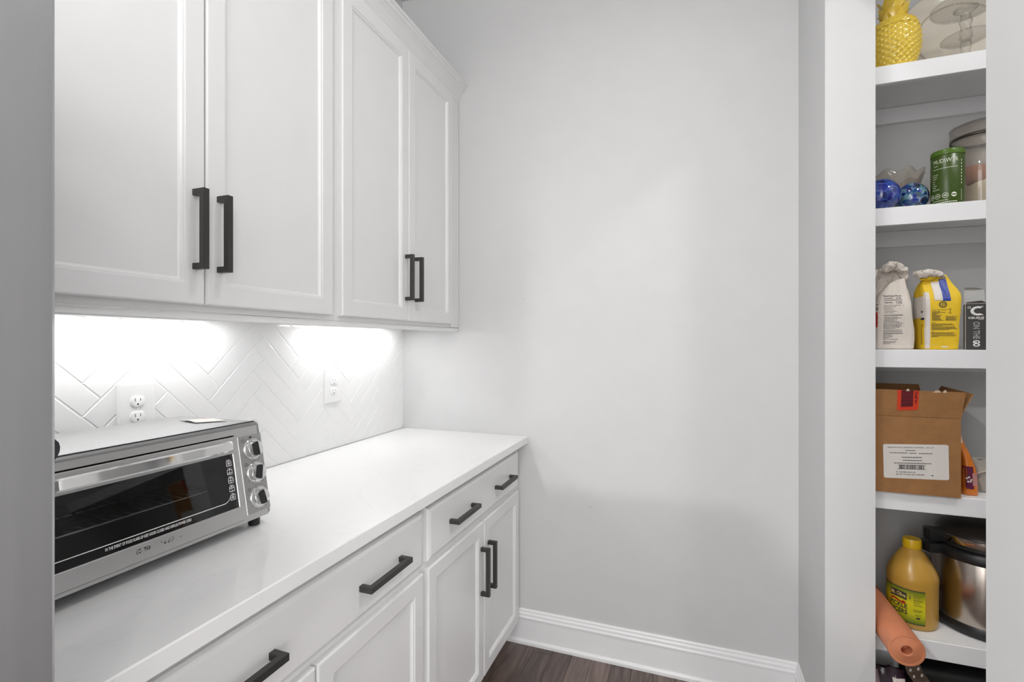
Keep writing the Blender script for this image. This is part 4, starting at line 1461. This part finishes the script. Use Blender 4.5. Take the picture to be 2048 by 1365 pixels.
# --- grey bag behind
kc = (.835, 1.885, z4 + .0006)
t = thing('grey_pouch', 'crumpled grey-beige plastic bag slumped behind the orange candy pouch', 'bag', kc)
sec = [(0, 0, 0, .032, .040, 0), (.004, 0, 0, .035, .043, 0), (.03, 0, 0, .037, .042, .1), (.055, -.002, -.004, .034, .036, .2), (.075, -.006, -.008, .026, .026, .3), (.090, -.010, -.010, .014, .014, .4), (.098, -.012, -.012, .004, .004, .5)]
MB().rings(paper_bag(kc, sec, 28, 2.4, .006, 29)).build('bag', mat('grey_beige_plastic', (.36, .33, .29), .3, var=.2, scale=30), t, smooth=True, angle=30)
MB().tube([(kc[0] - .034, kc[1] - .040, z4 + .050), (kc[0] - .016, kc[1] - .044, z4 + .062), (kc[0] + .004, kc[1] - .043, z4 + .070)], .0030, 6).build('seam', mat('cream_plastic', (.52, .46, .40), .4), t, smooth=True)

# ------------------------------------------------------------------ row 5
z5 = SZ[4]
jg = (.6615, 1.872, z5)
jr = .0640
t = thing('pickle_jug', 'amber plastic jug with a yellow cap and green pickle label, on the lowest shelf', 'jug', jg)
pr = [(.050, .0006), (.0590, .0010), (.0625, .005), (.0630, .012), (jr, .018), (jr, .128), (.0648, .136), (.0652, .146), (.0635, .158), (.058, .174), (.049, .192), (.039, .209), (.030, .222), (.0235, .230), (.0215, .234)]
m, nt, b = new_mat('amber_translucent_plastic')
b.inputs['Roughness'].default_value = .28
tc = nt.nodes.new('ShaderNodeTexCoord'); nz = nt.nodes.new('ShaderNodeTexNoise'); nz.inputs['Scale'].default_value = 8
nt.links.new(tc.outputs['Object'], nz.inputs['Vector'])
rp = nt.nodes.new('ShaderNodeValToRGB')
rp.color_ramp.elements[0].color = (.50, .28, .040, 1); rp.color_ramp.elements[1].color = (.56, .33, .065, 1)
nt.links.new(nz.outputs['Fac'], rp.inputs[0]); nt.links.new(rp.outputs[0], b.inputs['Base Color'])
b.inputs['Subsurface Weight'].default_value = .35
b.inputs['Subsurface Radius'].default_value = (.03, .018, .006)
b.inputs['Subsurface Scale'].default_value = .5
M['jug'] = m
MB().lathe(jg, pr, 64).build('jug', M['jug'], t, smooth=True, angle=50)
MB().lathe(jg, [(.0222, .2325), (.0238, .2335), (.0242, .236), (.0240, .2575), (.0222, .2612), (.014, .2605), (.001, .2595)], 60, fn=lambda r, z, a: r * (1 + (.008 * math.cos(48 * a) if .236 < z < .256 else 0))).build('cap', mat('yellow_cap', (.72, .44, .008), .3, var=.03), t, smooth=True, angle=50)
ja = math.atan2(-jg[1], -jg[0])
JF = lambda u, v, off=.0005: CF(u, v, off, jg, jr, ja)
# label: printed green at its edges, yellow in the middle
m, nt, b = new_mat('green_yellow_label')
tc = nt.nodes.new('ShaderNodeTexCoord')
sp = nt.nodes.new('ShaderNodeSeparateXYZ'); nt.links.new(tc.outputs['Object'], sp.inputs[0])
rp = nt.nodes.new('ShaderNodeValToRGB')
mr = nt.nodes.new('ShaderNodeMapRange'); mr.inputs['From Min'].default_value = .018; mr.inputs['From Max'].default_value = .122
nt.links.new(sp.outputs['Z'], mr.inputs['Value']); nt.links.new(mr.outputs[0], rp.inputs[0])
el = rp.color_ramp.elements
el[0].position = 0; el[0].color = (.06, .13, .01, 1)
el[1].position = 1; el[1].color = (.07, .14, .012, 1)
for p_, c_ in ((.30, (.60, .56, .012)), (.62, (.68, .60, .012))):
    e = el.new(p_); e.color = (*c_, 1)
nt.links.new(rp.outputs[0], b.inputs['Base Color'])
b.inputs['Roughness'].default_value = .35
LU0, LU1 = -.105, .0325
mb = MB().quadstrip(JF, [LU0 + (LU1 - LU0) * i / 40 for i in range(41)], [.019 + .102 * i / 10 for i in range(11)])
lb_ = mb.build('label', m, t, smooth=True, fix=False)
J1 = lambda u, v: JF(u, v, .0009)
J2 = lambda u, v: JF(u, v, .0013)
mb = MB()
put_bar(mb, LU0, LU1, .1192, .1215, J1, 40)
put_bar(mb, LU0, LU1, .0185, .0208, J1, 40)
for i in range(13):   # brand plate with a bowed outline
    u0, u1 = -.0580 + i * .0035, -.0580 + (i + 1) * .0035
    f_ = lambda u: .0025 * math.sin((u + .058) / .0455 * math.pi)
    mb.add([J1(u0, .0860 + f_(u0)), J1(u1, .0860 + f_(u1)), J1(u1, .1075 + f_(u1)), J1(u0, .1075 + f_(u0))], [(0, 1, 2, 3)])
put_text(mb, 'PICKLE', -.0590, .0605, .0130, J1, width=.0480, bold=.03)
put_text(mb, 'JUICERS', -.0640, .0430, .0130, J1, width=.0530, bold=.03)
for i, (v, h) in enumerate(((.1020, .0006), (.0925, .0014), (.0760, .0014))):
    put_bar(mb, .0035, .0255, v, v + h, J1, 5)
print_lines(mb, [(.0035, .0255, .1060), (.0035, .0200, .0985), (.0035, .0240, .0885), (.0035, .0180, .0850), (.0035, .0200, .0810), (.0035, .0250, .0630), (.0035, .0250, .0600), (.0035, .0200, .0570), (.0080, .0220, .0490), (.0080, .0220, .0460)], .0011, J1, 41, .0006, .002, .005)
put_bar(mb, .0100, .0195, .0365, .0415, J1, 3)
print_lines(mb, [(-.0070, -.0025, .1000), (-.0070, -.0025, .0965), (-.0070, -.0025, .0925)], .0020, J1, 43)
printed(mb, 'lettering', M['print_k'], lb_, 'black product name, brand plate and fine print')
mb = MB()
put_text(mb, 'Mt. Olive', -.0555, .0920, .0115, lambda u, v: J2(u, v + .0022 * math.sin((u + .058) / .0455 * math.pi)), width=.0405, bold=.025)
printed(mb, 'brand_lettering', mat('pale_yellow_print', (.66, .52, .16), .5), lb_)
mb = MB()
mb.add([J2(-.0580, .0790), J2(-.0480, .0850), J2(-.0300, .0800), J2(-.0130, .0780), J2(-.0180, .0740), J2(-.0330, .0755), J2(-.0480, .0790), J2(-.0560, .0750)], [(0, 1, 6, 7), (1, 2, 5, 6), (2, 3, 4, 5)])
put_disc(mb, -.0200, .0775, .0045, .0050, J2, 10)
printed(mb, 'red_banner', M['print_r'], lb_)

# --- pressure cooker
kc = (.8635, 1.9215, z5)
kr = .1235
t = thing('pressure_cooker', 'stainless steel electric pressure cooker with black lid and base, on the lowest shelf', 'pressure cooker', kc)
MB().lathe(kc, [(.108, .0006), (.121, .002), (.1262, .008), (.1268, .022), (.1245, .032), (kr, .034)], 72).build('base', M['black'], t, smooth=True, angle=45)
MB().lathe(kc, [(kr - .0005, .0345), (kr, .036), (kr, .216), (kr - .0005, .2175)], 80, cap0=False, cap1=False).build('steel_body', mat('cooker_steel', (.50, .45, .40), .22, 1.0, var=.04, scale=30, stretch=(1, 1, .03), rvar=.05), t, smooth=True, angle=45)
MB().lathe(kc, [(kr - .004, .2180), (.1270, .2190), (.1285, .224), (.1285, .243), (.1250, .249), (.118, .252)], 72).build('collar', M['black'], t, smooth=True, angle=45)
ld = MB().lathe(kc, [(.114, .2525), (.1190, .2545), (.1190, .262), (.117, .2635)], 72, cap0=False).build('lid', M['black'], t, smooth=True, angle=45)
MB().lathe(kc, [(.1165, .2640), (.1182, .2660), (.1182, .2850), (.1160, .2870)], 72, cap0=False, cap1=False).build('lid_band', mat('lid_steel', (.55, .49, .42), .15, 1.0, var=.03), ld, smooth=True, angle=45)
MB().lathe(kc, [(.1160, .2872), (.112, .2955), (.100, .308), (.080, .320), (.050, .327), (.001, .329)], 72, cap0=False).build('lid_dome', mat('dark_brown_plastic', (.022, .018, .015), .3, var=.1), ld, smooth=True)
# side grips: body lug and lid lug, on the side turned to the camera's left
for (z0, z1, r1, da, nm, par) in ((.222, .250, .172, .21, 'side_grip', t), (.258, .292, .166, .16, 'lid_grip', ld)):
    base_a = math.atan2(-.16, -.95)
    pts_ = []
    for i in range(9):
        a = base_a + (i / 8 - .5) * 2 * da
        pts_.append((kc[0] + .112 * math.cos(a), kc[1] + .112 * math.sin(a)))
    for i in range(9):
        a = base_a - (i / 8 - .5) * 2 * da * .72
        rr = r1 - .006 * abs(i / 8 - .5) * 2
        pts_.append((kc[0] + rr * math.cos(a), kc[1] + rr * math.sin(a)))
    cxm = sum(p[0] for p in pts_) / len(pts_); cym = sum(p[1] for p in pts_) / len(pts_)
    sh = lambda p, k: (cxm + (p[0] - cxm) * k, cym + (p[1] - cym) * k)
    MB().rings([[(*sh(p, .93), z5 + z0) for p in pts_], [(*p, z5 + z0 + .004) for p in pts_], [(*p, z5 + z1 - .004) for p in pts_], [(*sh(p, .93), z5 + z1) for p in pts_]]).build(nm, M['black'], par, smooth=True, angle=50)

# --- paper roll
ra = Vector((.5555, 1.603, z5 + .0426))
rb = Vector((.5530, 2.030, z5 + .0426))
t = thing('paper_roll', 'terracotta-coloured roll of paper sticking out over the front of the lowest shelf', 'paper roll', (.555, 1.80, z5))
dd = (rb - ra).normalized()
M['terra'] = mat('terracotta_paper', (.60, .215, .105), .6, var=.04, scale=20)
rrr = .0418
MB().axis(ra, dd, [(.0128, .030), (.0128, .0015), (.0138, .0004), (.020, .0008), (.0203, .0010), (.028, .0006), (.0283, .0008), (.035, .0004), (.0353, .0006), (.0405, .0), (rrr, .0006), (rrr, .427)], 64, cap0=True).build('roll', M['terra'], t, smooth=True, angle=40)
# loose outer edge lifting off the roll
mb = MB()
us = [0, .25, .5, .75, 1]
mb.quadstrip(lambda u, v: tuple(ra + dd * (-.004 + .20 * v) + Vector((math.cos(R(42 - 34 * u)), 0, math.sin(R(42 - 34 * u)))) * (rrr + .0004 + .006 * u * u)), us, [0, .3, .6, 1])
fo = mb.build('loose_edge', M['terra'], t, smooth=True)
md = fo.modifiers.new('thickness', 'SOLIDIFY'); md.thickness = .0005

# ------------------------------------------------------------------ things on the pantry floor
fz = -.012
t = thing('black_case', 'black hard case with a silver trimmed corner, standing under the lowest shelf', 'case', (.80, 1.88, fz))
M['caseblack'] = mat('black_case_shell', (.010, .010, .010), .4, var=.1)


def rounded_box(mb, x0, x1, y0, y1, z0, z1, r, n=6):
    cs = []
    for (cx_, cy_, a0) in ((x1 - r, y1 - r, 0), (x0 + r, y1 - r, 90), (x0 + r, y0 + r, 180), (x1 - r, y0 + r, 270)):
        for i in range(n + 1):
            a = R(a0 + 90 * i / n)
            cs.append((cx_, cy_, math.cos(a), math.sin(a)))
    lv = [(z0, .8), (z0 + r * .3, 1.0)] + [(z1 - r + r * math.sin(R(q)), math.cos(R(q))) for q in (0, 20, 40, 60, 80)]
    mb.rings([[(a + c * r * k, b_ + s_ * r * k, z) for a, b_, c, s_ in cs] for z, k in lv])
    return mb


rounded_box(MB(), .642, .905, 1.790, 2.030, fz + .0006, .358, .030).build('shell', M['caseblack'], t, smooth=True, angle=50)
rounded_box(MB(), .800, .910, 1.778, 1.880, fz + .02, .338, .016).build('silver_corner', mat('silver_trim', (.55, .55, .55), .25, .9), t, smooth=True, angle=50)
rounded_box(MB(), .8085, .912, 1.7755, 1.860, fz + .02, .331, .012).build('corner_panel', mat('grey_panel', (.22, .22, .22), .35, .3), t, smooth=True, angle=50)
# perforated strap hanging over the case edge
mb = MB()
sp_ = [(.626, 1.772, .372), (.632, 1.768, .352), (.650, 1.766, .325), (.668, 1.766, .295), (.684, 1.767, .262), (.696, 1.768, .22)]
mb.quadstrip(lambda u, v: (Vector(sp_[int(min(v, 4.999))]).lerp(Vector(sp_[int(min(v, 4.999)) + 1]), v - int(min(v, 4.999))) + Vector((.036 * (u - .5), 0, .016 * (u - .5)))), [0, .5, 1], [i * .5 for i in range(11)])
so = mb.build('strap', mat('brown_strap', (.085, .052, .036), .6), t)
md = so.modifiers.new('thickness', 'SOLIDIFY'); md.thickness = .0025
mb = MB()
for i, v in enumerate((.6, 1.3, 2.0, 2.7, 3.4, 4.1)):
    p = Vector(sp_[int(v)]).lerp(Vector(sp_[int(v) + 1]), v - int(v))
    for du in (-.009, .010):
        pp_ = p + Vector((du, -.003, du * .4))
        MB().add([(pp_.x - .0028, pp_.y, pp_.z - .0045), (pp_.x + .0024, pp_.y, pp_.z - .0040), (pp_.x + .0028, pp_.y, pp_.z + .0045), (pp_.x - .0020, pp_.y, pp_.z + .0040)], [(0, 1, 2, 3)]).build('eyelet', M['print_w'], so)

t = thing('white_bin', 'white plastic bin with rounded corners at the back of the pantry floor', 'bin', (.565, 1.95, fz))
rounded_box(MB(), .5105, .632, 1.866, 2.0275, fz + .0006, .372, .022).build('bin', mat('white_bin_plastic', (.66, .66, .66), .35), t, smooth=True, angle=50)

kc = (.566, 1.795, fz + .0006)
t = thing('purple_bag', 'dark purple plastic bag with a white label, on the pantry floor under the paper roll', 'bag', kc)
sec = [(0, 0, 0, .046, .048, 0), (.006, 0, 0, .050, .052, 0), (.10, 0, 0, .052, .055, 0), (.20, 0, 0, .051, .053, 0), (.27, 0, 0, .050, .045, 0), (.305, .0, -.002, .050, .030, 0), (.325, 0, -.004, .050, .014, .02), (.338, 0, -.004, .050, .005, 0), (.350, .0, -.003, .048, .003, 0)]
bag = MB().rings(paper_bag(kc, sec, 36, 4, .0024, 47)).build('bag', mat('dark_purple_plastic', (.022, .006, .014), .3, var=.3, scale=40, coat=.3), t, smooth=True, angle=35)
F_ = stick(bvh_of(bag), off=.0010)
mb = MB(); patch(mb, F_, .580, .612, .20, .318, 4, 8)
printed(mb, 'white_label', M['print_w'], t)
mb = MB(); patch(mb, F_, .523, .545, .20, .330, 4, 8)
printed(mb, 'pink_stripe', mat('dusty_pink_print', (.30, .20, .21), .4), t)
